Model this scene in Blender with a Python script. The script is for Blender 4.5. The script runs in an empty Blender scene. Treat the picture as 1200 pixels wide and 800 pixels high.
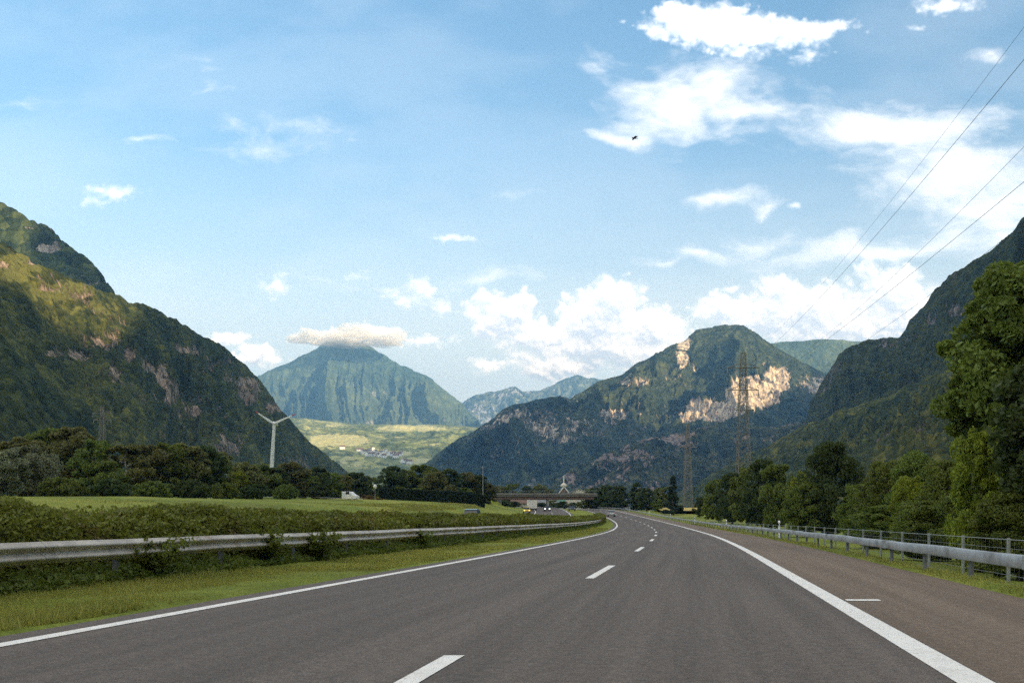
import bpy, bmesh, math, random
import numpy as np
from mathutils import Vector, Matrix
R = math.radians
rng = np.random.default_rng(7)
random.seed(7)
sc = bpy.context.scene
COL = sc.collection
CAMZ = 1.2
F = 1200.0

# ------------------------------------------------------------------ helpers
def link(o, parent=None):
    COL.objects.link(o)
    if parent is not None: o.parent = parent
    return o

def tag(o, label=None, cat=None, group=None, kind=None):
    if label: o['label'] = label
    if cat: o['category'] = cat
    if group: o['group'] = group
    if kind: o['kind'] = kind
    return o

def empty(name, loc, rz=0.0):
    o = bpy.data.objects.new(name, None)
    o.empty_display_size = 0.5
    o.location = loc; o.rotation_euler = (0, 0, rz)
    return link(o)

def mesh_np(name, verts, faces, mat, parent=None, smooth=False, attrs=None, uv=None):
    """verts (n,3); faces (m,k) int array, all k-gons"""
    verts = np.asarray(verts, dtype=np.float32); faces = np.asarray(faces, dtype=np.int32)
    me = bpy.data.meshes.new(name)
    me.vertices.add(len(verts)); me.vertices.foreach_set('co', verts.ravel())
    m, k = faces.shape
    me.loops.add(m * k); me.loops.foreach_set('vertex_index', faces.ravel())
    me.polygons.add(m)
    me.polygons.foreach_set('loop_start', np.arange(0, m * k, k, dtype=np.int32))
    try: me.polygons.foreach_set('loop_total', np.full(m, k, dtype=np.int32))
    except Exception: pass
    if smooth: me.polygons.foreach_set('use_smooth', np.ones(m, dtype=bool))
    if attrs:
        for an, av in attrs.items():
            a = me.attributes.new(an, 'FLOAT', 'POINT'); a.data.foreach_set('value', np.asarray(av, dtype=np.float32))
    if uv is not None:
        ul = me.uv_layers.new(name='UVMap')
        ul.data.foreach_set('uv', np.asarray(uv, dtype=np.float32)[faces.ravel()].ravel())
    me.update(calc_edges=True)
    if mat: me.materials.append(mat)
    return link(bpy.data.objects.new(name, me), parent)

def bm_obj(name, bm, mat, parent=None, bevel=0, smooth=False):
    if bevel: bmesh.ops.bevel(bm, geom=list(bm.edges), offset=bevel, segments=2, affect='EDGES', profile=0.5)
    me = bpy.data.meshes.new(name); bm.to_mesh(me); bm.free()
    if smooth:
        for p in me.polygons: p.use_smooth = True
    me.materials.append(mat)
    return link(bpy.data.objects.new(name, me), parent)

def bm_box(bm, c, s, rot=None):
    m = Matrix.Translation(c)
    if rot is not None: m = m @ rot
    m = m @ Matrix.Diagonal((s[0], s[1], s[2], 1))
    return bmesh.ops.create_cube(bm, size=1.0, matrix=m)

def bm_bar(bm, a, b, r, n=6, r2=None):
    a = Vector(a); b = Vector(b); d = b - a
    if d.length < 1e-6: return
    q = d.to_track_quat('Z', 'Y').to_matrix().to_4x4()
    bmesh.ops.create_cone(bm, cap_ends=True, segments=n, radius1=r, radius2=r if r2 is None else r2, depth=d.length,
                          matrix=Matrix.Translation((a + b) / 2) @ q)

def bm_prism(bm, pts, w0, w1, axis='X'):
    """polygon in (y,z) extruded along x from w0 to w1"""
    a = [bm.verts.new((w0, p[0], p[1])) for p in pts]
    b = [bm.verts.new((w1, p[0], p[1])) for p in pts]
    bm.faces.new(a[::-1]); bm.faces.new(b)
    n = len(pts)
    for i in range(n):
        j = (i + 1) % n
        bm.faces.new((a[i], a[j], b[j], b[i]))
    bmesh.ops.recalc_face_normals(bm, faces=bm.faces[:])

# ------------------------------------------------------------------ numpy noise
_perm = np.random.default_rng(3).permutation(1024)
_perm = np.concatenate([_perm, _perm])
_val = np.random.default_rng(4).random(1024)
def _h(ix, iy): return _val[_perm[(_perm[ix & 1023] + iy) & 1023]]
def vnoise(x, y):
    ix = np.floor(x).astype(np.int64); iy = np.floor(y).astype(np.int64)
    fx = x - ix; fy = y - iy
    fx = fx * fx * fx * (fx * (fx * 6 - 15) + 10); fy = fy * fy * fy * (fy * (fy * 6 - 15) + 10)
    a = _h(ix, iy); b = _h(ix + 1, iy); c = _h(ix, iy + 1); d = _h(ix + 1, iy + 1)
    return (a * (1 - fx) + b * fx) * (1 - fy) + (c * (1 - fx) + d * fx) * fy
def fbm(x, y, o=5, g=0.5, l=2.03):
    s = 0; a = 1; t = 0
    for i in range(o):
        s = s + a * vnoise(x + 17.3 * i, y - 9.1 * i); t += a; a *= g; x = x * l; y = y * l
    return s / t
def ridged(x, y, o=5, g=0.5, l=2.07):
    s = 0; a = 1; t = 0
    for i in range(o):
        n = 1 - np.abs(2 * vnoise(x + 31.7 * i, y + 5.3 * i) - 1)
        s = s + a * n * n; t += a; a *= g; x = x * l; y = y * l
    return s / t
def worley(x, y):
    ix = np.floor(x).astype(np.int64); iy = np.floor(y).astype(np.int64)
    best = np.full(x.shape, 9.0)
    for dx in (-1, 0, 1):
        for dy in (-1, 0, 1):
            cx = ix + dx; cy = iy + dy
            px = cx + _h(cx, cy); py = cy + _h(cx + 71, cy + 37)
            best = np.minimum(best, (px - x) ** 2 + (py - y) ** 2)
    return np.sqrt(best)
def sstep(a, b, x):
    t = np.clip((x - a) / (b - a), 0, 1); return t * t * (3 - 2 * t)

# ------------------------------------------------------------------ layout of the motorway
_Y = np.arange(-4000.0, 20000.0, 1.0)
_sl = 0.177 - np.clip(_Y - 30, 0, 510) * 0.00063
_sl = np.where(_Y > 540, _sl * np.clip(1 - (_Y - 540) / 300, 0, 1), _sl)
_P = np.cumsum(_sl); _P = _P - np.interp(0, _Y, _P) - 2.1
def P(y): return np.interp(y, _Y, _P)
_zs = np.where(_Y < 85, 0, np.clip((_Y - 85) * 1.4e-4, 0, 0.030))
_zs = np.where(_Y > 300, _zs * np.clip(1 - (_Y - 300) / 140, 0, 1), _zs)
_Z = np.cumsum(_zs)
def zr(y): return np.interp(y, _Y, _Z)
_sx = np.array([-9000, -300, -60, -41, -36, -31, -26, -24.5, -12, -10.8, -8.6, -7, -5.3, -5.0, 7.1, 7.4, 8.0, 8.7, 12, 40, 300, 9000.0])
_sz = np.array([6.0, 1.9, 1.30, 1.0, .86, .25, 0.0, 0, 0, 0, 0, 0, 0, 0, 0, 0, 0, 0, 0, 0, 0, 0])
_so = np.array([0.6, .6, .6, .6, .6, .6, .6, .58, .58, .4, .12, .06, .03, -.02, -.02, .04, -.02, -.33, -.6, -.5, 0, 4.0])
def gz(s, y):
    """height of the ground at lateral offset s from the lane line"""
    H = np.interp(y, [0, 60, 130, 210, 300, 400, 700], [1.6, 1.75, 2.3, 2.75, 2.3, 2.6, 3.0])
    return zr(y) + np.interp(s, _sx, _so) + H * np.interp(s, _sx, _sz)
def G(x, y): return float(gz(x - P(y), y))
def px(u, Y): return (u - 600.0) / F * Y
def pz(v, Y): return CAMZ + (608.0 - v) / F * Y

# ------------------------------------------------------------------ material helpers
class NT:
    def __init__(s, nt): s.nt = nt
    def n(s, typ, **k):
        nd = s.nt.nodes.new(typ)
        for a, b in k.items():
            if a == 'i':
                for x, y in b.items():
                    if isinstance(y, bpy.types.NodeSocket): s.nt.links.new(y, nd.inputs[x])
                    else: nd.inputs[x].default_value = y
            else: setattr(nd, a, b)
        return nd
    def math(s, op, a, b=None, c=None, clamp=False):
        i = {0: a}
        if b is not None: i[1] = b
        if c is not None: i[2] = c
        return s.n('ShaderNodeMath', operation=op, use_clamp=clamp, i=i).outputs[0]
    def vm(s, op, a, b=None, c=None, out=0):
        i = {0: a}
        if b is not None: i[1] = b
        if c is not None: i[2] = c
        return s.n('ShaderNodeVectorMath', operation=op, i=i).outputs[out]
    def noise(s, vec, scale, detail=4, rough=.55, out=0, **k):
        nd = s.n('ShaderNodeTexNoise', i={'Vector': vec, 'Scale': scale, 'Detail': detail, 'Roughness': rough}, **k)
        return nd.outputs[out]
    def ramp(s, fac, stops, interp='LINEAR'):
        nd = s.n('ShaderNodeValToRGB', i={0: fac}); cr = nd.color_ramp; cr.interpolation = interp
        while len(cr.elements) > 1: cr.elements.remove(cr.elements[-1])
        cr.elements[0].position = stops[0][0]; cr.elements[0].color = (*stops[0][1], 1)
        for p, c in stops[1:]:
            e = cr.elements.new(p); e.color = (*c, 1)
        return nd.outputs[0]
    def mix(s, f, a, b, typ='MIX'):
        nd = s.n('ShaderNodeMix', data_type='RGBA', blend_type=typ)
        for k, v in ((0, f), (6, a), (7, b)):
            if isinstance(v, bpy.types.NodeSocket): s.nt.links.new(v, nd.inputs[k])
            else: nd.inputs[k].default_value = v if k == 0 else (*v[:3], 1)
        return nd.outputs[2]
    def ss(s, x, lo, hi):
        return s.n('ShaderNodeMapRange', interpolation_type='SMOOTHSTEP', i={0: x, 1: lo, 2: hi, 3: 0.0, 4: 1.0}).outputs[0]

def new_mat(name):
    m = bpy.data.materials.new(name); m.use_nodes = True
    nt = m.node_tree; nt.nodes.clear()
    t = NT(nt)
    out = t.n('ShaderNodeOutputMaterial')
    b = t.n('ShaderNodeBsdfPrincipled')
    nt.links.new(b.outputs[0], out.inputs[0])
    return m, t, b, out

def setin(t, node, name, v):
    if isinstance(v, bpy.types.NodeSocket): t.nt.links.new(v, node.inputs[name])
    else: node.inputs[name].default_value = v

def simple(name, col, rough=.7, metal=0, var=.15, scale=3, bump=0, spec=.3, dirt=None):
    m, t, b, o = new_mat(name)
    co = t.n('ShaderNodeTexCoord').outputs['Object']
    n = t.noise(co, scale, 5, .6)
    c = t.mix(t.ss(n, .3, .7), tuple(x * (1 - var) for x in col), tuple(min(1, x * (1 + var)) for x in col))
    if dirt:
        n2 = t.noise(co, scale * .37, 6, .65)
        c = t.mix(t.ss(n2, .5, .72), c, dirt)
    setin(t, b, 'Base Color', c)
    b.inputs['Roughness'].default_value = rough; b.inputs['Metallic'].default_value = metal
    b.inputs['Specular IOR Level'].default_value = spec
    if bump:
        bp = t.n('ShaderNodeBump', i={'Strength': .6, 'Distance': bump, 'Height': n})
        t.nt.links.new(bp.outputs[0], b.inputs['Normal'])
    return m

def leaf_mat(name, dark, light, trans=.35, scale=.5, brown=None):
    m, t, b, out = new_mat(name)
    geo = t.n('ShaderNodeNewGeometry')
    oi = t.n('ShaderNodeObjectInfo')
    co = t.n('ShaderNodeTexCoord').outputs['Object']
    n = t.noise(co, scale, 3, .6)
    f = t.math('ADD', t.math('MULTIPLY', geo.outputs['Random Per Island'], .5), t.math('MULTIPLY', t.ss(n, .3, .7), .5))
    c = t.mix(f, dark, light)
    if brown: c = t.mix(t.math('MULTIPLY', t.ss(t.noise(co, .9, 4, .65), .52, .68), .75), c, brown)
    hsv = t.n('ShaderNodeHueSaturation', i={'Hue': t.math('ADD', .485, t.math('MULTIPLY', oi.outputs['Random'], .03)),
              'Saturation': 1.0, 'Value': t.math('ADD', .82, t.math('MULTIPLY', oi.outputs['Random'], .36)), 'Color': c})
    c = hsv.outputs[0]
    setin(t, b, 'Base Color', c); b.inputs['Roughness'].default_value = .55; b.inputs['Specular IOR Level'].default_value = .25
    tr = t.n('ShaderNodeBsdfTranslucent', i={'Color': t.mix(.5, c, (light[0] * 1.3, light[1] * 1.3, light[2] * .7))})
    mx = t.n('ShaderNodeMixShader', i={0: trans, 1: b.outputs[0], 2: tr.outputs[0]})
    t.nt.links.new(mx.outputs[0], out.inputs[0])
    return m

M = {}
M['leaf'] = leaf_mat('leaf_green', (.070, .094, .021), (.185, .222, .042))
M['leaf_dark'] = leaf_mat('leaf_dark', (.036, .058, .018), (.092, .120, .034))
M['leaf_bright'] = leaf_mat('leaf_bright', (.11, .14, .018), (.30, .33, .04), .4)
M['leaf_pale'] = leaf_mat('leaf_pale', (.15, .165, .10), (.28, .29, .185))
M['leaf_olive'] = leaf_mat('leaf_olive', (.095, .104, .034), (.215, .205, .068))
M['leaf_fresh'] = leaf_mat('leaf_fresh', (.075, .105, .020), (.20, .235, .040), .45)  # pale yellow-green leaf colour, given to the weed clumps
M['leaf_rust'] = leaf_mat('leaf_rust', (.16, .085, .03), (.30, .18, .07))
M['needle'] = leaf_mat('needle', (.018, .034, .016), (.045, .068, .026), .15)
M['hedge'] = leaf_mat('hedge_leaf', (.070, .084, .018), (.235, .245, .038), .3, .35, brown=(.16, .10, .045))
M['grassblade'] = leaf_mat('grass_blade', (.19, .195, .045), (.38, .35, .09), .3, .4)
M['bark'] = simple('bark', (.10, .08, .06), .9, bump=.02, scale=6)
M['birch'] = simple('birch_bark', (.45, .42, .36), .8, scale=4, var=.3)
M['white'] = simple('white_paint', (.78, .77, .74), .5, var=.04, dirt=(.5, .48, .44))
M['red'] = simple('red_paint', (.55, .05, .04), .5, var=.05)
M['concrete'] = simple('concrete', (.33, .31, .28), .9, scale=.8, var=.12, dirt=(.2, .18, .16))
M['concrete_dark'] = simple('weathered_concrete', (.19, .175, .155), .9, scale=.8, var=.15, dirt=(.12, .11, .10))
M['galv'] = simple('galvanised_steel', (.40, .41, .415), .5, .35, scale=2, var=.16, dirt=(.22, .21, .20))
M['galv_old'] = simple('weathered_steel', (.54, .48, .41), .55, .25, scale=1.6, var=.18, dirt=(.30, .20, .14))
M['galv_splice'] = simple('rail_splice_steel', (.50, .45, .39), .6, .3, scale=3, var=.2, dirt=(.30, .21, .15))
M['post'] = simple('post_steel', (.16, .16, .16), .7, .3, scale=4)
M['fencepost'] = simple('fence_post_steel', (.30, .31, .30), .6, .4, scale=4)
M['lattice'] = simple('lattice_steel', (.22, .20, .17), .8, .3)
M['wire'] = simple('cable_metal', (.07, .07, .075), .6, .5)
M['rubber'] = simple('rubber', (.02, .02, .02), .8)
M['glass'] = simple('dark_glass', (.03, .035, .04), .08, 0, var=.1, spec=.8)
M['carsilver'] = simple('silver_car_paint', (.45, .46, .47), .3, .5, var=.03)
M['carblue'] = simple('pale_blue_car_paint', (.30, .42, .52), .3, .3, var=.03)
M['caryellow'] = simple('yellow_car_paint', (.62, .42, .04), .35, .0, var=.03)
M['cardark'] = simple('dark_car_paint', (.05, .055, .065), .3, .3, var=.03)
M['plaster'] = simple('cream_plaster', (.62, .57, .48), .9, var=.06)
M['truckwhite'] = simple('cream_truck_panel', (.74, .69, .60), .55, var=.04)
M['rooftile'] = simple('brown_roof_tile', (.17, .11, .085), .85, var=.2)
M['roofgrey'] = simple('grey_roof', (.22, .22, .22), .8, var=.1)
M['greenpaint'] = simple('green_paint', (.10, .22, .15), .6)
def emis(name, col, s):
    m, t, b, o = new_mat(name)
    b.inputs['Base Color'].default_value = (*col, 1)
    b.inputs['Emission Color'].default_value = (*col, 1); b.inputs['Emission Strength'].default_value = s
    return m
M['headlamp'] = emis('lit_headlamp', (1, .97, .9), 2.2)
M['headlamp_y'] = emis('lit_yellow_lamp', (1, .72, .2), .9)
M['taillamp'] = simple('tail_lamp_red', (.4, .02, .02), .3)

# asphalt: uses the sheet's own (offset, distance) coordinates
def asphalt(name, a, b_, patch):
    m, t, b, o = new_mat(name)
    uv = t.n('ShaderNodeUVMap').outputs[0]
    geo = t.n('ShaderNodeNewGeometry').outputs['Position']
    fine = t.noise(geo, 38, 3, .75)
    grit = t.noise(geo, 9, 4, .7)
    st = t.noise(t.vm('MULTIPLY', uv, (2.2, .05, 1)), 1.0, 5, .6)
    big = t.noise(t.vm('MULTIPLY', uv, (.30, .035, 1)), 1.0, 4, .6)
    c = t.mix(t.ss(st, .32, .68), a, b_)
    c = t.mix(t.math('MULTIPLY', t.ss(big, .45, .75), .5), c, patch)
    c = t.mix(.55, c, t.ramp(fine, [(.36, (.35, .35, .35)), (.5, (.95, .95, .95)), (.66, (1.9, 1.86, 1.8))]), 'MULTIPLY')
    c = t.mix(.4, c, t.ramp(grit, [(.36, (.5, .5, .5)), (.64, (1.5, 1.5, 1.5))]), 'MULTIPLY')
    sx = t.n('ShaderNodeSeparateXYZ', i={0: uv}).outputs[0]
    trk = t.math('SINE', t.math('MULTIPLY_ADD', sx, 3.1, .9))
    c = t.mix(t.math('MULTIPLY', t.ss(trk, .1, 1.0), .20), c, t.mix(1.0, c, (.62, .62, .63), 'MULTIPLY'))
    crk = t.n('ShaderNodeTexVoronoi', feature='DISTANCE_TO_EDGE', i={'Vector': t.vm('ADD', t.vm('MULTIPLY', uv, (.28, .06, 1)), t.vm('MULTIPLY', t.noise(uv, .7, 5, .7, out=1), (.9, .5, 0))), 'Scale': 1.0}).outputs[0]
    c = t.mix(t.math('MULTIPLY', t.math('SUBTRACT', 1.0, t.ss(crk, .0, .006)), .35), c, (.05, .048, .045))
    setin(t, b, 'Base Color', c); b.inputs['Roughness'].default_value = .82; b.inputs['Specular IOR Level'].default_value = .35
    bp = t.n('ShaderNodeBump', i={'Strength': .5, 'Distance': .006, 'Height': fine})
    t.nt.links.new(bp.outputs[0], b.inputs['Normal'])
    return m
M['asphalt'] = asphalt('asphalt', (.094, .073, .058), (.132, .103, .083), (.077, .061, .049))
M['shoulder'] = asphalt('shoulder_asphalt', (.142, .099, .066), (.188, .134, .092), (.112, .08, .054))
def paintm():
    m, t, b, o = new_mat('road_paint')
    geo = t.n('ShaderNodeNewGeometry').outputs['Position']
    n = t.noise(geo, 14, 6, .75); n2 = t.noise(geo, 1.7, 5, .7)
    c = t.mix(t.ss(n, .54, .68), (.80, .76, .70), (.36, .33, .30))
    c = t.mix(t.math('MULTIPLY', t.ss(n2, .4, .7), .35), c, (.55, .50, .44))
    setin(t, b, 'Base Color', c); b.inputs['Roughness'].default_value = .7
    return m
M['paint'] = paintm()

def ground_mat():
    m, t, b, o = new_mat('grass_ground')
    pos = t.n('ShaderNodeNewGeometry').outputs['Position']
    n1 = t.noise(pos, .05, 5, .6); n2 = t.noise(pos, .7, 6, .7); n3 = t.noise(pos, 9, 4, .7)
    c = t.ramp(n1, [(.35, (.14, .16, .034)), (.5, (.19, .23, .040)), (.62, (.28, .28, .06))])
    n4 = t.noise(pos, .35, 5, .65)
    c = t.mix(t.math('MULTIPLY', t.ss(n4, .52, .70), .5), c, (.24, .19, .09))
    c = t.mix(.7, c, t.ramp(n2, [(.3, (.6, .65, .55)), (.7, (1.35, 1.3, 1.2))]), 'MULTIPLY')
    c = t.mix(.6, c, t.ramp(n3, [(.3, (.55, .6, .5)), (.7, (1.4, 1.35, 1.2))]), 'MULTIPLY')
    setin(t, b, 'Base Color', c); b.inputs['Roughness'].default_value = .9; b.inputs['Specular IOR Level'].default_value = .1
    bp = t.n('ShaderNodeBump', i={'Strength': 1.0, 'Distance': .08, 'Height': n3})
    t.nt.links.new(bp.outputs[0], b.inputs['Normal'])
    return m
M['ground'] = ground_mat()
def field_mat(name, a, b_):
    m, t, b, o = new_mat(name)
    pos = t.n('ShaderNodeNewGeometry').outputs['Position']
    c = t.mix(t.noise(pos, .3, 6, .7), a, b_)
    setin(t, b, 'Base Color', c); b.inputs['Roughness'].default_value = .95
    return m
M['wheat'] = field_mat('ripe_field', (.36, .26, .05), (.55, .42, .10))

def mountain_mat(name, forest_a, forest_b, rock_a, rock_b, tree, bump, rock_bias=0.0, meadow_or_sunlit=None, con=1.0, spk=3.4):
    """forest and rock; 'rock' vertex attribute steers where the rock is bare. tree = crown size in metres."""
    m, t, b, o = new_mat(name)
    pos = t.n('ShaderNodeNewGeometry').outputs['Position']
    posw = t.vm('MULTIPLY', pos, (1, .42, 1))
    at = t.n('ShaderNodeAttribute', attribute_name='rock').outputs['Fac']
    sc_ = 1.0 / tree
    vo = t.n('ShaderNodeTexVoronoi', feature='F1', i={'Vector': posw, 'Scale': sc_, 'Randomness': 1.0})
    big = t.noise(pos, sc_ * .05, 5, .6)
    mid = t.noise(posw, sc_ * .35, 5, .65)
    fo = t.mix(t.ss(big, .35, .65), forest_a, forest_b)
    fo = t.mix(.45 + .4 * con, fo, t.ramp(mid, [(.3, (.5, .55, .5)), (.7, (1.55, 1.45, 1.35))]), 'MULTIPLY')
    cell = t.n('ShaderNodeSeparateColor', i={0: vo.outputs['Color']})
    fo = t.mix(con, fo, t.ramp(cell.outputs[0], [(0, (.35, .42, .45)), (.5, (.85, .9, .85)), (1, (1.75, 1.6, 1.3))]), 'MULTIPLY')
    vo2 = t.n('ShaderNodeTexVoronoi', feature='F1', i={'Vector': posw, 'Scale': sc_ * .42, 'Randomness': 1.0})
    c2 = t.n('ShaderNodeSeparateColor', i={0: vo2.outputs['Color']})
    fo = t.mix(.8 * con, fo, t.ramp(c2.outputs[1], [(0, (.55, .62, .65)), (1, (1.5, 1.4, 1.25))]), 'MULTIPLY')
    if meadow_or_sunlit:
        ma = t.n('ShaderNodeAttribute', attribute_name='meadow_or_sunlit').outputs['Fac']
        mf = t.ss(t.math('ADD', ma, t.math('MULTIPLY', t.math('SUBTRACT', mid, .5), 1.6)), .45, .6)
        fo = t.mix(mf, fo, meadow_or_sunlit)
    rn = t.noise(t.vm('MULTIPLY', pos, (1, 1, .45)), sc_ * .7, 7, .7)
    ro = t.mix(t.ss(rn, .38, .62), rock_a, rock_b)
    ro = t.mix(.6, ro, t.ramp(t.noise(pos, sc_ * 2.2, 4, .7), [(.3, (.5, .5, .52)), (.7, (1.5, 1.48, 1.42))]), 'MULTIPLY')
    rf = t.ss(t.math('ADD', t.math('ADD', at, rock_bias), t.math('MULTIPLY', t.math('SUBTRACT', t.noise(t.vm('MULTIPLY', pos, (1, 1, .6)), sc_ * .42, 7, .75), .5), spk)), .55, .68 if spk > 3 else .85)
    c = t.mix(rf, fo, ro)
    setin(t, b, 'Base Color', c); b.inputs['Roughness'].default_value = .95; b.inputs['Specular IOR Level'].default_value = .05
    hgt = t.math('ADD', t.math('MULTIPLY', t.math('SUBTRACT', 1.0, vo.outputs['Distance']), t.math('SUBTRACT', 1.0, rf)), t.math('MULTIPLY', rn, 1.6))
    bp = t.n('ShaderNodeBump', i={'Strength': 1.0, 'Distance': bump, 'Height': hgt})
    t.nt.links.new(bp.outputs[0], b.inputs['Normal'])
    return m

# ------------------------------------------------------------------ terrain: mountains as ridge-to-foot surfaces
def resample(pts, n, cut=True):
    pts = np.array(pts, dtype=float)
    d = np.r_[0, np.cumsum(np.linalg.norm(np.diff(pts, axis=0), axis=1))]
    t = np.linspace(0, d[-1], n)
    return np.stack([np.interp(t, d, pts[:, k]) for k in range(3)], 1), t

def mountain(name, crest, foot, nu, nw, mat, p=1.15, amp=60, scale=400, stretch=2.6, canopy=0, ch=0, rock=0.0, rockscale=200,
             spots=(), crestn=6, back=.35, seed=0, gul=1.0, meadow_or_sunlit=(), gulrock=0.0):
    # resample both by the photograph's horizontal coordinate so columns fan out naturally
    cr = np.array([(px(u, Y), Y, pz(v, Y), u) for u, v, Y in crest]); ft = np.array([(px(u, Y), Y, z, u) for u, Y, z in foot])
    tc = np.linspace(0, 1, nu)
    cu = np.interp(tc, [0, 1], [cr[0, 3], cr[-1, 3]])
    C = np.stack([np.interp(cu, cr[:, 3], cr[:, k]) for k in range(3)], 1)
    fu = np.interp(tc, [0, 1], [ft[0, 3], ft[-1, 3]])
    Fo = np.stack([np.interp(fu, ft[:, 3], ft[:, k]) for k in range(3)], 1)
    L = np.r_[0, np.cumsum(np.linalg.norm(np.diff((C + Fo) / 2, axis=0), axis=1))] + seed * 137.0
    C[:, 2] += (fbm(L / (scale * .22), L * 0 + seed, 6, .55) - .5) * crestn * 2
    nb = max(4, nw // 10)
    w = np.r_[-np.linspace(1, 0, nb, endpoint=False) ** 1.5, np.linspace(0, 1, nw) ** 1.05]
    W = w[:, None]
    D = Fo - C; Dh = D.copy(); Dh[:, 2] = 0
    Lw = np.linalg.norm(Dh, axis=1)
    hn = Dh / Lw[:, None]
    wp = np.clip(W, 0, 1)
    X = C[None, :, :2] + D[None, :, :2] * wp[..., None]
    z = Fo[None, :, 2] + (C[:, 2] - Fo[:, 2])[None, :] * (1 - wp) ** p
    wb = np.clip(-W, 0, 1)
    bd = Lw[None, :] * back * wb
    X = X - hn[None, :, :2] * bd[..., None]
    z = z - (C[None, :, 2]) * (wb ** 1.3)
    LL = np.broadcast_to(L[None, :], z.shape); DD = np.broadcast_to(Lw[None, :], z.shape) * W
    wx = (fbm(LL / scale * .7, DD / scale * .7 + 40, 3) - .5) * .9; wy = (fbm(LL / scale * .7 + 90, DD / scale * .7, 3) - .5) * .9
    a = LL / scale + wx; b = DD / (scale * stretch) + wy
    rg = ridged(a, b + seed, 6, .52)
    iso = fbm(LL / (scale * .5), DD / (scale * .5), 6, .55)
    env = sstep(0.0, .22, wp) * (1 - wp) ** .35 * (W > 0) + .12 * (1 - wp)
    d = amp * ((rg - .62) * gul + (iso - .55) * .7) * env
    # horizontal ledges: stepped rock bands
    X = X + hn[None, :, :2] * (d * .75)[..., None]
    z = z + d * .7
    rk = fbm(X[..., 0] / rockscale, z / rockscale * 1.4 + X[..., 1] / rockscale * .4, 5, .55)
    rk2 = fbm(X[..., 0] / (rockscale * .22) + 9, z / (rockscale * .22), 4, .6)
    ra = .05 + rock + (rk - .5) * 1.1 + (rk2 - .5) * .8
    if gulrock: ra = ra + gulrock * (1 - sstep(.12, .40, rg)) * sstep(.1, .3, wp)
    U = 600 + X[..., 0] / X[..., 1] * F; V = 608 - (z - CAMZ) / X[..., 1] * F
    for (su, sv, ru, rv, st) in spots:
        dd = np.sqrt(((U - su) / ru) ** 2 + ((V - sv) / rv) ** 2) + (rk2 - .5) * .8
        ra = ra + st * (1 - sstep(.55, 1.25, dd))
    ra = np.clip(ra, 0, 1)
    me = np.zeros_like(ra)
    for (su, sv, ru, rv, st) in meadow_or_sunlit:
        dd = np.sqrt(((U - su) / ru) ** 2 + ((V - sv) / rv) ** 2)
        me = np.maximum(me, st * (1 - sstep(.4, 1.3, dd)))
    if canopy:
        wo = worley(X[..., 0] / canopy, (X[..., 1] * .45 + z) / canopy)
        z = z + ch * np.sqrt(np.clip(1 - wo ** 2, 0, 1)) * (1 - sstep(.35, .6, ra)) * (.45 + 1.1 * fbm(X[..., 0] / canopy / 4, X[..., 1] / canopy / 4, 3))
    # crags: rocky parts get rougher
    z = z + (ridged(X[..., 0] / (scale * .12), (z + X[..., 1] * .5) / (scale * .12), 4) - .5) * amp * .16 * sstep(.3, .6, ra) * sstep(.02, .12, wp)
    nwt = len(w)
    verts = np.concatenate([X, z[..., None]], 2).reshape(-1, 3)
    idx = np.arange(nwt * nu).reshape(nwt, nu)
    faces = np.stack([idx[:-1, :-1], idx[1:, :-1], idx[1:, 1:], idx[:-1, 1:]], -1).reshape(-1, 4)
    o = mesh_np(name, verts, faces, mat, smooth=True, attrs={'rock': ra.ravel(), 'meadow_or_sunlit': me.ravel()})
    return tag(o, kind='structure')

mm_left = mountain_mat('left_slope', (.034, .050, .018), (.085, .095, .028), (.16, .12, .09), (.42, .33, .25), 5.2, 3.0, meadow_or_sunlit=(.15, .155, .045), con=.72, spk=2.9)  # yellow-green tint stands for sunlit woods on the upper belt
mm_leftb = mountain_mat('left_back_slope', (.030, .045, .020), (.045, .06, .028), (.18, .15, .13), (.36, .31, .27), 9, 4.0)
mm_cone = mountain_mat('cone_slope', (.050, .080, .056), (.095, .125, .072), (.26, .25, .21), (.44, .43, .36), 26, 9.0, con=.35, spk=1.6)
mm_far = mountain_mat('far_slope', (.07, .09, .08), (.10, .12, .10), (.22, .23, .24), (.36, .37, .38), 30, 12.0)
mm_mid = mountain_mat('mid_slope', (.024, .040, .030), (.062, .080, .046), (.20, .165, .155), (.72, .60, .43), 12, 6.0, con=.6, spk=2.4)
mm_spur = mountain_mat('spur_slope', (.026, .038, .026), (.05, .058, .034), (.15, .115, .095), (.32, .25, .21), 11, 5.0)
mm_right = mountain_mat('right_slope', (.030, .044, .020), (.055, .066, .026), (.12, .10, .09), (.30, .26, .235), 6, 4.0, con=.7, spk=2.6)
mm_rfor = mountain_mat('right_forest_slope', (.040, .054, .018), (.085, .09, .026), (.12, .10, .08), (.22, .18, .15), 6, 3.0, con=.85, spk=2.6)
mm_hill = mountain_mat('valley_hillside', (.13, .165, .08), (.24, .26, .13), (.42, .38, .25), (.5, .46, .32), 30, 5.0, meadow_or_sunlit=(.44, .42, .20), con=.8)

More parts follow.
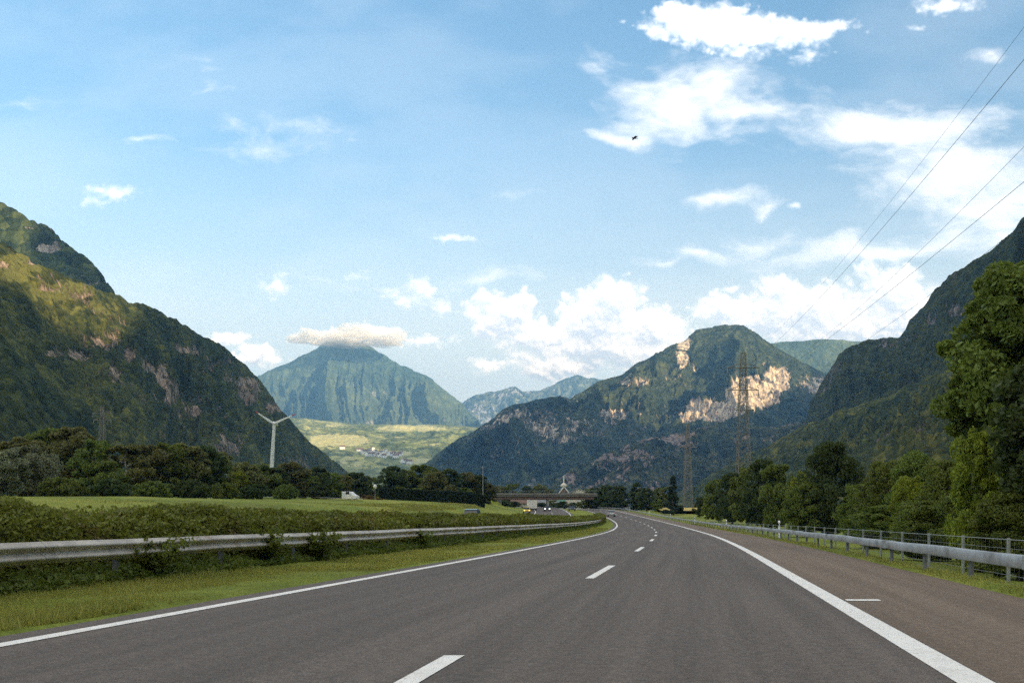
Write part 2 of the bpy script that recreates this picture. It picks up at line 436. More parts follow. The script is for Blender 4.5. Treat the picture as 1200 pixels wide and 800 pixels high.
mountain('mountain', # long wooded slope on the left
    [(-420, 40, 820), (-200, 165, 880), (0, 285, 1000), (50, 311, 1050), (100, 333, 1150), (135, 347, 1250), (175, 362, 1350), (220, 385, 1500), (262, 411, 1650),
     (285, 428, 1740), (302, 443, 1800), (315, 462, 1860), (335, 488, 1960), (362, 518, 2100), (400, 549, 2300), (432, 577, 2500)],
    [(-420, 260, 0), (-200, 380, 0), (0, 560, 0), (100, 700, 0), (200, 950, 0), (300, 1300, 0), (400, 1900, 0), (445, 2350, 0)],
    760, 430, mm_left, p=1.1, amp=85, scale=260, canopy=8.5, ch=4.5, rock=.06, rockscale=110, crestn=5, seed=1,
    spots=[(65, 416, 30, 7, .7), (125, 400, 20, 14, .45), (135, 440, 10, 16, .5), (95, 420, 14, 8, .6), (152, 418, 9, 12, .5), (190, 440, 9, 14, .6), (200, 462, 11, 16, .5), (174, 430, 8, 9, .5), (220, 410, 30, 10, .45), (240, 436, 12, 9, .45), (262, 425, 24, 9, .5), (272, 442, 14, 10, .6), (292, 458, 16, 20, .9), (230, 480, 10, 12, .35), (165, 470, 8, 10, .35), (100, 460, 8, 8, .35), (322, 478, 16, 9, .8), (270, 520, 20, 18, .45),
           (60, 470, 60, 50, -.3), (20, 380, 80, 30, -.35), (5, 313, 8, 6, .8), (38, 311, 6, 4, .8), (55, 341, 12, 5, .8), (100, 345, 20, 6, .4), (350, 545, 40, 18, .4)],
    meadow_or_sunlit=[(20, 318, 40, 24, .75), (70, 345, 50, 16, .7), (115, 365, 40, 14, .5), (60, 375, 60, 16, .35)])  # these patches put the belt's sunshine into the slope colour
mountain('mountain', # higher dark ridge behind it
    [(-420, 40, 1800), (-200, 110, 1800), (0, 238, 1800), (20, 250, 1800), (45, 268, 1800), (62, 277, 1800), (80, 293, 1800), (100, 306, 1800), (115, 322, 1800), (124, 333, 1800), (134, 346, 1800), (142, 366, 1800), (160, 420, 1800), (200, 520, 1850)],
    [(-420, 1400, 0), (0, 1500, 0), (100, 1550, 0), (220, 1650, 0)], 520, 220, mm_leftb, amp=60, scale=260, canopy=12, ch=9, rock=.05, rockscale=160, crestn=7, seed=4,
    spots=[(55, 293, 18, 9, .6), (38, 270, 10, 4, .4), (115, 333, 16, 6, .35)])
mountain('mountain', # distant pyramid-shaped peak
    [(200, 520, 9000), (250, 478, 9000), (300, 441, 9000), (318, 432, 9000), (335, 425, 9000), (352, 415, 9000), (368, 407, 9000), (380, 402, 9000), (404, 395, 9000), (425, 401, 9000), (439, 407, 9000), (455, 417, 9000), (470, 428, 9000), (482, 432, 9000),
     (505, 443, 9000), (525, 456, 9000), (541, 469, 9000), (552, 484, 9000), (566, 500, 9000), (600, 530, 9000), (640, 560, 9000)],
    [(150, 7400, -50), (330, 7200, -50), (460, 7100, -50), (560, 7300, -50), (700, 7600, -50)], 560, 300, mm_cone, p=.98, amp=300, scale=430, stretch=11, rock=.0, rockscale=300, crestn=12, seed=6, gul=1.8, gulrock=.85,
    spots=[(345, 420, 50, 14, .12), (410, 470, 90, 40, .1)])
mountain('mountain', # pale mountains at the valley end
    [(480, 500, 11200), (530, 478, 11200), (548, 466, 11200), (562, 461, 11200), (580, 459, 11200), (592, 454, 11200), (603, 452, 11200), (612, 457, 11200), (632, 457, 11200), (650, 449, 11200), (662, 443, 11200), (676, 440, 11200), (690, 443, 11200),
     (720, 445, 11200), (760, 440, 11200), (820, 455, 11200), (900, 470, 11200)],
    [(440, 9800, -80), (620, 9600, -80), (760, 9600, -80), (900, 10000, -80)], 300, 140, mm_far, amp=330, scale=700, stretch=3, rock=.25, rockscale=500, crestn=22, seed=9)
mountain('mountain', # big mountain in the middle right, with pale cliff
    [(470, 566, 3600), (500, 545, 3650), (530, 522, 3700), (556, 508, 3750), (570, 494, 3800), (585, 484, 3850), (605, 476, 3900), (640, 470, 3950), (668, 468, 4000), (684, 460, 4050), (700, 449, 4100), (730, 438, 4200), (745, 428, 4250), (762, 420, 4300),
     (790, 403, 4400), (803, 396, 4450), (815, 387, 4500), (830, 383, 4500), (850, 381, 4500), (870, 382, 4500), (880, 386, 4500), (892, 395, 4500), (905, 404, 4500), (940, 424, 4450), (975, 440, 4400), (1040, 470, 4300), (1120, 500, 4300)],
    [(440, 3000, -20), (560, 2650, -20), (660, 2500, -20), (800, 2450, -20), (930, 2400, -20), (1150, 2400, -20)], 760, 380, mm_mid, p=1.0, amp=230, scale=420, stretch=2.4, canopy=16, ch=7, rock=.08, rockscale=200, crestn=8, seed=11, gul=1.3,
    spots=[(800, 412, 9, 22, 1.0), (806, 402, 12, 7, .7), (838, 480, 34, 15, 1.7), (880, 462, 34, 20, 1.5), (910, 446, 16, 17, 1.6), (872, 447, 18, 8, .9), (955, 450, 24, 14, .5), (748, 449, 24, 8, .6), (785, 440, 16, 9, .4), (720, 485, 20, 6, .4), (590, 510, 80, 34, .30), (680, 490, 70, 34, .28), (770, 440, 60, 34, -.15), (845, 425, 30, 12, -.9),
           (860, 412, 50, 26, -.6), (840, 435, 24, 20, -.35), (880, 505, 60, 14, -.3), (805, 490, 12, 9, .5)])
mountain('mountain', # wooded plateau behind it on the right
    [(850, 420, 6500), (880, 404, 6500), (905, 401, 6500), (940, 399, 6500), (962, 397, 6500), (985, 397, 6500), (1000, 399, 6500), (1040, 404, 6500), (1100, 420, 6500), (1200, 440, 6500)],
    [(840, 5300, 0), (1000, 5200, 0), (1200, 5200, 0)], 260, 120, mm_cone, amp=160, scale=500, rock=.05, rockscale=300, crestn=10, seed=14)
mountain('mountain', # low dark spur in front of it
    [(560, 606, 2600), (620, 597, 2650), (641, 580, 2700), (650, 562, 2750), (668, 550, 2800), (690, 542, 2850), (720, 528, 2900), (745, 517, 2900), (775, 508, 2950), (800, 503, 3000), (835, 500, 3000), (870, 505, 3000), (910, 500, 3050), (960, 490, 3100), (1050, 480, 3100)],
    [(560, 2350, -10), (650, 2250, -10), (760, 2150, -10), (900, 2150, -10), (1050, 2150, -10)], 560, 220, mm_spur, p=.9, amp=120, scale=240, canopy=13, ch=8, rock=.20, rockscale=150, crestn=10, seed=17,
    spots=[(665, 560, 14, 10, .4), (740, 545, 30, 20, .25), (810, 520, 40, 20, .2)])
mountain('mountain', # steep dark mountain on the right
    [(905, 575, 2500), (925, 540, 2450), (938, 512, 2400), (945, 490, 2350), (950, 468, 2300), (960, 450, 2250), (972, 432, 2200), (982, 416, 2150), (994, 407, 2100), (1010, 400, 2000), (1035, 393, 1950), (1052, 391, 1900), (1058, 386, 1880), (1066, 374, 1850), (1080, 360, 1800),
     (1092, 347, 1750), (1100, 338, 1700), (1104, 328, 1680), (1112, 321, 1650), (1130, 312, 1600), (1150, 301, 1550), (1172, 285, 1500), (1185, 274, 1450), (1200, 256, 1400), (1240, 215, 1300), (1330, 140, 1150), (1500, 20, 1000)],
    [(880, 1900, 0), (940, 1750, 0), (1000, 1500, 0), (1080, 1200, 0), (1200, 900, 0), (1500, 600, 0)], 620, 330, mm_right, p=.85, amp=120, scale=240, stretch=1.8, canopy=10, ch=5.5, rock=.16, rockscale=150, crestn=7, seed=21,
    spots=[(968, 450, 30, 55, .35), (1120, 362, 20, 12, .4), (1110, 332, 30, 8, .25), (1050, 402, 40, 14, .15), (1090, 375, 16, 8, .3)])
mountain('mountain', # forested lower slope on the right
    [(745, 606, 2100), (775, 596, 2050), (800, 578, 2000), (820, 566, 1950), (850, 548, 1850), (880, 532, 1750), (905, 521, 1700), (950, 498, 1580), (1000, 478, 1450), (1050, 457, 1320), (1100, 434, 1200), (1160, 412, 1080), (1230, 380, 950), (1350, 310, 800), (1500, 200, 650)],
    [(760, 1700, 0), (830, 1400, 0), (900, 1100, 0), (1000, 750, 0), (1200, 420, 0), (1500, 260, 0)], 720, 380, mm_rfor, p=1.0, amp=90, scale=230, canopy=8.5, ch=4.5, rock=.02, rockscale=160, crestn=6, seed=25)
mountain('hillside', # sunlit terraced hillside under the peak
    [(250, 500, 6600), (330, 490, 6600), (365, 492, 6600), (400, 497, 6600), (450, 499, 6600), (500, 499, 6600), (545, 500, 6600), (600, 504, 6600), (680, 515, 6600)],
    [(250, 3300, 0), (360, 3300, 0), (470, 3300, 0), (580, 3400, 0), (680, 3400, 0)], 460, 260, mm_hill, p=.62, amp=60, scale=420, canopy=26, ch=10, rock=-.2, rockscale=260, crestn=5, seed=30,
    meadow_or_sunlit=[(395, 518, 45, 9, 1.0), (480, 503, 45, 5, .95), (450, 533, 36, 5, 1.0), (500, 543, 40, 4, .9), (410, 545, 24, 10, .5), (520, 520, 40, 8, .4), (385, 500, 30, 4, .5), (440, 515, 60, 6, .35)])

# ------------------------------------------------------------------ the sun, and an unseen ridge added behind the camera, shaped to shade the valley and chosen slopes
SUN_AZ, SUN_EL = R(42), R(15)          # from straight behind the camera towards the right
Sh = np.array([math.sin(SUN_AZ), -math.cos(SUN_AZ)]); Td = np.array([math.cos(SUN_AZ), math.sin(SUN_AZ)])
OD = 1500.0
def req(u, v, Y):
    p = np.array([px(u, Y), Y]); return float(p @ Td), pz(v, Y) + (OD - p @ Sh) * math.tan(SUN_EL)
OCC = [(-3500, 900), (-600, 1060), (0, 1040), (250, 1165), (330, 1178), (420, 1192), (510, 1262), (565, 1750), (800, 1750), (1500, 1760), (2300, 1980), (2740, 1970), (2830, 1660), (2944, 1610), (3200, 1700), (3358, 1745), (3500, 1800), (3800, 1900), (3950, 2050), (4300, 2080), (4800, 1900), (5400, 1500), (7000, 900)]  # ridge heights set so the sun reaches only the wanted slopes
if True:
    ts = np.linspace(-3500, 7000, 260); hs = np.interp(ts, [a for a, b in OCC], [b for a, b in OCC])
    hs = hs - 1100 * math.tan(SUN_EL)
    hs = hs + (fbm(ts / 120, ts * 0, 5) - .5) * 40
    ws = np.linspace(-1, 1, 41)
    Tt, Ww = np.meshgrid(ts, ws)
    Hh = np.broadcast_to(hs[None, :], Tt.shape) * (1 - np.abs(Ww)) ** 1.1
    off = OD + Ww * np.broadcast_to(hs[None, :], Tt.shape) * .55
    Hh = Hh + (ridged(Tt / 400, Ww * 2, 5) - .5) * 150 * (np.abs(Ww) > .02) * (1 - np.abs(Ww)) - 5
    Xx = Sh[0] * off + Td[0] * Tt; Yy = Sh[1] * off + Td[1] * Tt
    v_ = np.stack([Xx, Yy, Hh], -1).reshape(-1, 3); ix = np.arange(41 * 260).reshape(41, 260)
    f_ = np.stack([ix[:-1, :-1], ix[:-1, 1:], ix[1:, 1:], ix[1:, :-1]], -1).reshape(-1, 4)
    o = mesh_np('mountain', v_, f_, mm_leftb, smooth=True, attrs={'rock': np.full(41 * 260, .2), 'meadow_or_sunlit': np.zeros(41 * 260)})  # added ridge, out of view, that blocks the sun
    tag(o, kind='structure')
for nm, q in dict(belt=(40, 320, 1020), belt2=(100, 350, 1130), leftlow=(60, 400, 900), left_mid=(250, 440, 1500), backridge=(60, 300, 1750), leftcrest=(250, 405, 1600), cliffL=(840, 482, 3600), cliffR=(910, 450, 3900), peak=(850, 390, 4450), midleft=(650, 480, 3900),
                  under=(880, 510, 3400), ledge=(798, 418, 4200), cone=(400, 450, 8500), hill=(450, 533, 4800), hilltop=(450, 505, 6500), right=(1100, 350, 1650), plateau=(960, 405, 6200)).items():
    tt, hh = req(*q); print('REQ', nm, round(tt), round(hh), 'occ', round(float(np.interp(tt, ts, hs))), 'LIT' if np.interp(tt, ts, hs) < hh else 'shade')

# ------------------------------------------------------------------ ground sheet
sl = np.unique(np.r_[-8300, -6000, -4000, -2500, -1500, -900, -600, -400, -300, -200, -140, -100, -80, -60, np.arange(-50, -24, 2.0), _sx[(_sx > -45) & (_sx < 45)], -18, -10, -9.5, -9, -8, -6, -5.15,
                    -3, 0, 3, 7.25, 7.7, 8.3, 9.3, 10.5, 14, 17, 20, 25, 30, 50, 65, 80, 110, 150, 220, 300, 500, 800, 1300, 2200, 3500, 5500, 8300])
YR = np.arange(-60, 620, 2.0)
yl = np.unique(np.r_[-3300, -2500, -1500, -800, -400, -200, -120, -80, YR, 650, 700, 780, 900, 1100, 1400, 1800, 2400, 3200, 4500, 6500, 9000, 12000, 13500])
SS, YY = np.meshgrid(sl, yl)
XX = P(YY) + SS; ZZ = gz(SS, YY)
offr = (SS < -5.2) | (SS > 7.3)
ZZ = ZZ + np.where(offr & ~((SS > -24.6) & (SS < -11.9)), (fbm(XX / 3, YY / 3, 3) - .5) * .12 + (fbm(XX / 40, YY / 40, 3) - .5) * np.where(np.abs(SS) > 30, 1.0, 0), 0)
n0, n1 = SS.shape; ix = np.arange(n0 * n1).reshape(n0, n1)
fc = np.stack([ix[:-1, :-1], ix[:-1, 1:], ix[1:, 1:], ix[1:, :-1]], -1).reshape(-1, 4)
tag(mesh_np('ground', np.stack([XX, YY, ZZ], -1).reshape(-1, 3), fc, M['ground'], smooth=True), kind='structure')

def strip(name, s0, s1, dz, mat, y0=-60, y1=618, parent=None, ns=2, sfun=None):
    ys = YR[(YR >= y0) & (YR <= y1)] if (y1 - y0) > 30 else np.linspace(y0, y1, 6)
    s = np.linspace(s0, s1, ns)
    S_, Y_ = np.meshgrid(s, ys)
    z0 = gz(np.clip(S_, -24, 7.0), Y_) if s0 < -11 else zr(Y_)
    V_ = np.stack([P(Y_) + S_, Y_, z0 + dz], -1).reshape(-1, 3)
    i_ = np.arange(len(ys) * ns).reshape(len(ys), ns)
    f = np.stack([i_[:-1, :-1], i_[:-1, 1:], i_[1:, 1:], i_[1:, :-1]], -1).reshape(-1, 4)
    return mesh_np(name, V_, f, mat, parent, uv=np.stack([S_, Y_], -1).reshape(-1, 2))
def sloop(S, a, b): return None
road = tag(strip('road', -5.0, 4.33, 0.0, M['asphalt'], ns=8), kind='structure')
tag(strip('road_shoulder', 4.332, 7.1, 0.0, M['shoulder'], ns=4), kind='structure')
tag(strip('opposite_road', -24.0, -12.2, 0.03, M['asphalt'], ns=6), kind='structure')
strip('edge_line', -4.60, -4.39, .006, M['paint'], parent=road)
strip('edge_line', 4.03, 4.31, .006, M['paint'], parent=road)
strip('edge_line', -12.9, -12.7, .036, M['paint'], parent=road)
strip('edge_line', -21.4, -21.2, .036, M['paint'], parent=road)
# lane dashes, in the photograph at 8.2, 23.6, 41, 58 ... m
for k in range(-2, 20):
    y = 6.1 + 17.5 * k if k < 2 else 41.1 + 17.6 * (k - 2)
    strip('lane_dash', -.09, .09, .006, M['paint'], y - 2.9, y + 2.9, parent=road)
for k in range(0, 22):
    y = 5 + 18 * k
    strip('lane_dash', -17.1, -16.95, .036, M['paint'], y, y + 6, parent=road)
for y in (15.15,):
    strip('cross_line', 4.36, 4.86, .007, M['paint'], y - .14, y + .14, parent=road)
# side field and lane on the left plateau
def sheet(name, pts, mat, n=12, dz=.05):
    a = np.array(pts, float)
    s = np.linspace(0, 1, n); A, B = np.meshgrid(s, s)
    Q = ((1 - A) * (1 - B))[..., None] * a[0] + (A * (1 - B))[..., None] * a[1] + (A * B)[..., None] * a[2] + ((1 - A) * B)[..., None] * a[3]
    z = gz(Q[..., 0] - P(Q[..., 1]), Q[..., 1]) + dz
    i_ = np.arange(n * n).reshape(n, n)
    f = np.stack([i_[:-1, :-1], i_[:-1, 1:], i_[1:, 1:], i_[1:, :-1]], -1).reshape(-1, 4)
    return tag(mesh_np(name, np.concatenate([Q, z[..., None]], 2).reshape(-1, 3), f, mat, smooth=True), kind='structure')
sheet('field', [(44, 300), (80, 300), (120, 480), (62, 480)], M['wheat'], dz=1.0)
sheet('path', [(px(300, 190), 190), (px(425, 190), 190), (px(425, 194), 194), (px(300, 194), 194)], M['concrete'], dz=.45)

# ------------------------------------------------------------------ vegetation generators
def leaf_quads(pos, size, flat=0.0):
    n = len(pos)
    a = rng.normal(size=(n, 3)); a[:, 2] *= (1 - flat * .5); a /= np.linalg.norm(a, axis=1)[:, None]
    b = rng.normal(size=(n, 3)); b[:, 2] -= .5; b = b - (b * a).sum(1)[:, None] * a; b /= np.linalg.norm(b, axis=1)[:, None]
    c = np.cross(a, b)
    sz = (np.asarray(size) * (0.6 + .8 * rng.random(n)))[:, None]
    v = np.stack([pos + b * sz, pos + c * sz * .55, pos - b * sz, pos - c * sz * .55], 1).reshape(-1, 3)
    return v, np.arange(n * 4).reshape(n, 4)

def crown_points(n, h, w, clumps, base=.12, shape='round', seed=0, crad=.8):
    """positions of leaves for a crown of height h (from z=base*h to h) and full width w"""
    g = np.random.default_rng(seed)
    cs = []
    while len(cs) < clumps:
        q = g.random()
        if shape == 'cone': r = (1 - q) ** .85 * .5 + .02
        elif shape == 'column': r = (.30 + .2 * math.sin(math.pi * min(1, q * 1.05))) * (1 - q ** 4)
        else: r = .5 * math.sqrt(max(0, 1 - (2 * (q * .93 + .03) - 1) ** 2)) * (1.0 - .18 * q)
        a = g.random() * 2 * math.pi; rr = r * w * (g.random() ** .45) * (.9 + .25 * g.random())
        cs.append((rr * math.cos(a), rr * math.sin(a), h * (base + (1 - base) * q * .95), (.07 + .14 * g.random() ** 1.5) * w * (.55 + .9 * r) * crad))
    cs = np.array(cs)
    k = g.integers(0, clumps, n)
    d = g.normal(size=(n, 3)); d /= np.linalg.norm(d, axis=1)[:, None]
    rad = (0.45 + .6 * g.random(n) ** .6)
    p = cs[k, :3] + d * (cs[k, 3] * rad)[:, None] * np.array([1, 1, .75])
    p[:, 2] = np.clip(p[:, 2], .05 * h * g.random(n), None)
    return p, cs

def tree_meshes(h, w, n, leaf, clumps, shape='round', seed=0, base=.1, trunk_r=None, mat='leaf', bark='bark', flat=0, crad=.85):
    p, cs = crown_points(n, h, w, clumps, base, shape, seed, crad)
    v, f = leaf_quads(p, leaf, flat)
    crown = (v, f)
    bm = bmesh.new(); tr = trunk_r or h * .022
    g = random.Random(seed)
    pts = [Vector((0, 0, -.3))]
    nseg = 5
    for i in range(1, nseg + 1): pts.append(Vector((g.uniform(-.02, .02) * h, g.uniform(-.02, .02) * h, h * .86 * i / nseg)))
    for i in range(nseg): bm_bar(bm, pts[i], pts[i + 1], tr * (1 - i / nseg) + tr * .12, 7, tr * (1 - (i + 1) / nseg) + tr * .12)
    for c in cs[::max(1, len(cs) // 14)]:
        z0 = max(.12 * h, c[2] - .45 * math.hypot(c[0], c[1]) - .05 * h)
        t_ = min(1, z0 / (.86 * h)); j = min(nseg - 1, int(t_ * nseg)); a = pts[j].lerp(pts[j + 1], t_ * nseg - j)
        mid = (a + Vector(c[:3])) / 2 + Vector((0, 0, -.02 * h))
        bm_bar(bm, a, mid, tr * .38, 5, tr * .24); bm_bar(bm, mid, Vector(c[:3]), tr * .24, 5, tr * .08)
    return crown, bm

PROTO = {}
def proto(key, **k):
    mat = k.get('mat', 'leaf')
    cr, bm = tree_meshes(**k)
    me = mesh_np('crown', cr[0], cr[1], M[mat]); cm = me.data; bpy.data.objects.remove(me)
    to = bm_obj('trunk', bm, M[k.get('bark', 'bark')], smooth=True); tm = to.data; bpy.data.objects.remove(to)
    PROTO[key] = (cm, tm, k['h'], k['w'])
def trees_protos():
    for i in range(3):
        proto('near%d' % i, h=10, w=8, n=46000, leaf=.13, clumps=150, seed=10 + i, base=.05, mat='leaf')
    proto('bright', h=5, w=4.2, n=26000, leaf=.085, clumps=110, seed=20, base=.03, mat='leaf_bright')
    proto('dark', h=10, w=8, n=34000, leaf=.15, clumps=120, seed=22, base=.03, mat='leaf_dark')
    for i in range(3):
        proto('mid%d' % i, h=12, w=10, n=14000, leaf=.29, clumps=85, seed=30 + i, base=.06, mat=('leaf', 'leaf_olive', 'leaf_dark')[i])
    proto('midbright', h=12, w=10, n=13000, leaf=.27, clumps=80, seed=36, base=.04, mat='leaf_bright')
    proto('pale', h=8, w=9, n=15000, leaf=.22, clumps=60, seed=40, base=.02, mat='leaf_pale')
    proto('conifer', h=14, w=6, n=12000, leaf=.28, clumps=90, seed=44, base=.04, shape='cone', mat='needle')
    proto('column', h=14, w=6, n=11000, leaf=.30, clumps=55, seed=46, base=.04, shape='column', mat='leaf_dark')
    proto('bush', h=3, w=7, n=9000, leaf=.17, clumps=90, seed=51, base=.02, mat='leaf', crad=.6)
    proto('darkbush', h=3, w=7, n=9000, leaf=.17, clumps=90, seed=52, base=.02, mat='leaf_dark', crad=.6)
    proto('birch', h=10, w=7, n=9000, leaf=.26, clumps=40, seed=48, base=.22, mat='leaf_olive', bark='birch')
    proto('rust', h=5, w=6, n=6000, leaf=.2, clumps=30, seed=49, base=.02, mat='leaf_rust')
trees_protos()
def tree(key, name, cat, label, u, vtop, Y, wpx, group=None, trunk=True, sink=0.0, rot=None):
    cm, tm, h0, w0 = PROTO[key]
    x = px(u, Y); z = G(x, Y) - sink
    h = pz(vtop, Y) - z; w = wpx / F * Y
    r = empty(name, (x, Y, z), random.uniform(0, 6.28) if rot is None else rot)
    tag(r, label, cat, group)
    r.scale = (w / w0, w / w0, h / h0)
    link(bpy.data.objects.new('crown', cm), r)
    if trunk: link(bpy.data.objects.new('trunk', tm), r)
    return r
ORD = ['first', 'second', 'third', 'fourth', 'fifth', 'sixth', 'seventh', 'eighth', 'ninth', 'tenth', 'eleventh', 'twelfth', 'thirteenth', 'fourteenth', 'fifteenth', 'sixteenth', 'seventeenth', 'eighteenth', 'nineteenth', 'twentieth']

# left: the wood behind the median hedge
gl = 'trees behind the median hedge on the left'
tree('pale', 'willow_tree', 'tree', 'rounded pale grey-green willow at the left edge of the photo', 3, 528, 120, 62, gl)
tree('pale', 'willow_tree', 'tree', 'rounded pale grey-green willow, second from the left edge', 34, 523, 126, 62, gl)
tree('pale', 'willow_tree', 'tree', 'small greyish bush-like willow beside the tall olive trees', 57, 531, 135, 34, gl)
left_list = [('mid1', 28, 512, 150, 70), ('mid0', 62, 502, 165, 72), ('mid1', 88, 500, 160, 72), ('mid0', 112, 514, 150, 50), ('mid0', 128, 540, 140, 36), ('birch', 146, 519, 150, 58), ('mid1', 172, 521, 158, 60), ('mid0', 196, 518, 160, 52),
             ('mid1', 216, 519, 165, 56), ('mid2', 240, 522, 170, 50), ('mid1', 254, 528, 175, 46), ('midbright', 279, 551, 185, 22), ('mid1', 287, 541, 190, 44), ('mid0', 305, 543, 195, 40), ('mid2', 322, 548, 200, 38), ('mid1', 340, 541, 205, 42), ('mid0', 358, 552, 210, 30), ('mid2', 372, 547, 240, 36),
             ('mid0', 386, 553, 250, 34), ('mid1', 402, 556, 260, 30), ('mid2', 416, 553, 300, 36), ('mid0', 432, 558, 330, 30)]
looks = {'mid0': 'green broadleaf tree', 'mid1': 'olive-brown broadleaf tree', 'mid2': 'dark green broadleaf tree', 'birch': 'birch with a pale slanting trunk', 'midbright': 'small light green tree'}
cnt = {}
for k, u, v, Y, w in left_list:
    cnt[k] = cnt.get(k, 0) + 1
    lab = (ORD[cnt[k] - 1] + ' ' if k not in ('birch', 'midbright') else '') + looks[k] + ' from the left in the wood behind the median hedge' if k not in ('birch', 'midbright') else looks[k] + ' in the wood left of the wind turbine'
    tree(k, 'broadleaf_tree' if k != 'birch' else 'birch_tree', 'tree', lab, u, v, Y, w * 1.1, gl)
# low undergrowth in front of that wood
for i, (u, v, Y, w) in enumerate([(75, 560, 120, 60), (130, 562, 125, 50), (180, 564, 130, 46), (225, 563, 140, 46), (262, 566, 150, 36), (300, 568, 165, 36), (335, 568, 175, 30), (375, 570, 200, 30)]):
    tree('darkbush' if i % 2 else 'bush', 'shrub', 'shrub', ORD[i] + ' low dark shrub from the left at the foot of the left wood', u, v, Y, w, 'shrubs at the foot of the left wood', trunk=False)
# central clump beside the bridge
cl = [('mid2', 458, 546, 285, 36), ('mid0', 476, 549, 290, 30), ('mid0', 496, 544, 292, 40), ('mid1', 510, 552, 285, 30), ('mid2', 527, 549, 295, 34), ('mid1', 548, 553, 300, 32), ('mid2', 563, 556, 300, 28), ('mid1', 572, 566, 300, 20)]
for i, (k, u, v, Y, w) in enumerate(cl):
    tree(k, 'broadleaf_tree', 'tree', ORD[i] + ' tree from the left in the clump left of the bridge, ' + looks[k].split(' ')[0], u, v, Y, w * 1.15, 'clump of trees left of the bridge')
for i, (u, v) in enumerate([(470, 570), (489, 571), (528, 567), (545, 571)]):
    tree('mid0' if i != 2 else 'mid1', 'shrub', 'shrub', ['rounded bush at the left above the clipped dark hedge', 'second rounded bush from the left above the clipped dark hedge', 'reddish brown bush above the clipped dark hedge', 'rounded bush at the right above the clipped dark hedge'][i],
         u, v, 262, 20, 'bushes above the clipped hedge', trunk=False)
tree('rust', 'shrub', 'shrub', 'rust coloured low shrub beside the white van', 431, 580, 225, 26, trunk=False)
tree('rust', 'shrub', 'shrub', 'rust coloured low shrub beside the clipped dark hedge', 441, 583, 220, 20, trunk=False)
# behind the bridge
for i, (k, u, v, w) in enumerate([('mid1', 585, 569, 24), ('mid0', 600, 566, 26), ('mid2', 617, 569, 20), ('mid1', 633, 567, 24), ('mid0', 645, 572, 16), ('mid1', 676, 575, 20), ('mid0', 688, 572, 18)]):
    tree(k, 'broadleaf_tree', 'tree', ORD[i] + ' tree from the left showing above the bridge deck', u, v, 560, w, 'trees beyond the bridge')
for i, u in enumerate([590, 603, 634, 648, 660, 672, 684, 695]):
    tree('mid2' if i % 3 else 'mid0', 'shrub', 'shrub', ORD[i] + ' dark shrub from the left seen through the opening under the bridge', u, 585.5 + (i % 3) * 1.5, 400 + 12 * (i % 2), 17, 'shrubs beyond the bridge opening', trunk=False)
# right side, far to near
rt = [('dark', 698, 571, 400, 26, 'dark tree at the right end of the bridge'), ('mid2', 712, 568, 395, 30, 'dark tree beyond the distant silver car'), ('mid2', 727, 569, 385, 28, 'dark tree right of the distant silver car'),
      ('column', 746, 563, 360, 22, 'narrow dark tree with a pointed top before the bend'), ('mid2', 758, 572, 350, 24, 'low dark tree right of the narrow pointed one'), ('mid0', 771, 584, 330, 14, 'small green tree left of the yellow field'),
      ('conifer', 789, 556, 290, 20, 'pointed dark conifer beside the yellow field'), ('mid0', 776, 570, 420, 22, 'pale green tree behind the small one left of the yellow field'), ('mid2', 820, 582, 260, 16, 'dark shrub-like tree right of the yellow field'), ('midbright', 830, 586, 240, 15, 'light green bushy tree right of the yellow field'),
      ('mid0', 843, 560, 215, 34, 'broadleaf tree at the left end of the right-hand tree row'), ('dark', 858, 553, 195, 36, 'dark broadleaf tree behind the second farthest marker post'), ('mid0', 876, 546, 180, 40, 'green broadleaf tree below the large lattice pylon'), ('mid2', 893, 537, 160, 46, 'tall dark broadleaf tree just right of the large pylon'),
      ('mid0', 912, 543, 140, 48, 'olive green broadleaf tree behind the nearest marker post'), ('midbright', 938, 552, 125, 30, 'yellowish green tree left of the round dark one'), ('dark', 974, 516, 100, 66, 'tall round dark tree standing above the right-hand row'),
      ('near0', 945, 565, 100, 50, 'low green tree in front of the round dark one'), ('near1', 1010, 566, 82, 52, 'low green tree right of the round dark one'), ('near2', 1040, 540, 75, 60, 'green tree with lit top in the middle of the right-hand row'),
      ('near0', 1076, 529, 66, 70, 'broad green tree behind the wire fence'), ('bright', 1068, 556, 58, 46, 'yellow-green bush behind the wire fence'), ('near1', 1112, 537, 52, 74, 'green tree left of the bright yellow-green one'), ('bright', 1150, 497, 34, 66, 'bright yellow-green young tree near the right edge'),
      ('near2', 1152, 560, 40, 100, 'dense green bush below the bright young tree'), ('near0', 1195, 575, 30, 110, 'dense dark bush at the right edge behind the fence'), ('near1', 1090, 585, 44, 90, 'low bush behind the guard rail right of centre'), ('near2', 1030, 592, 62, 70, 'low bush behind the fence left of the broad green tree')]
for k, u, v, Y, w, lab in rt:
    tree(k, 'conifer_tree' if k == 'conifer' else ('shrub' if 'bush' in lab.split(' ')[0:4] else 'broadleaf_tree'), 'tree' if 'bush' not in lab else 'bush', lab, u, v, Y, w * 1.12, 'trees along the right roadside')
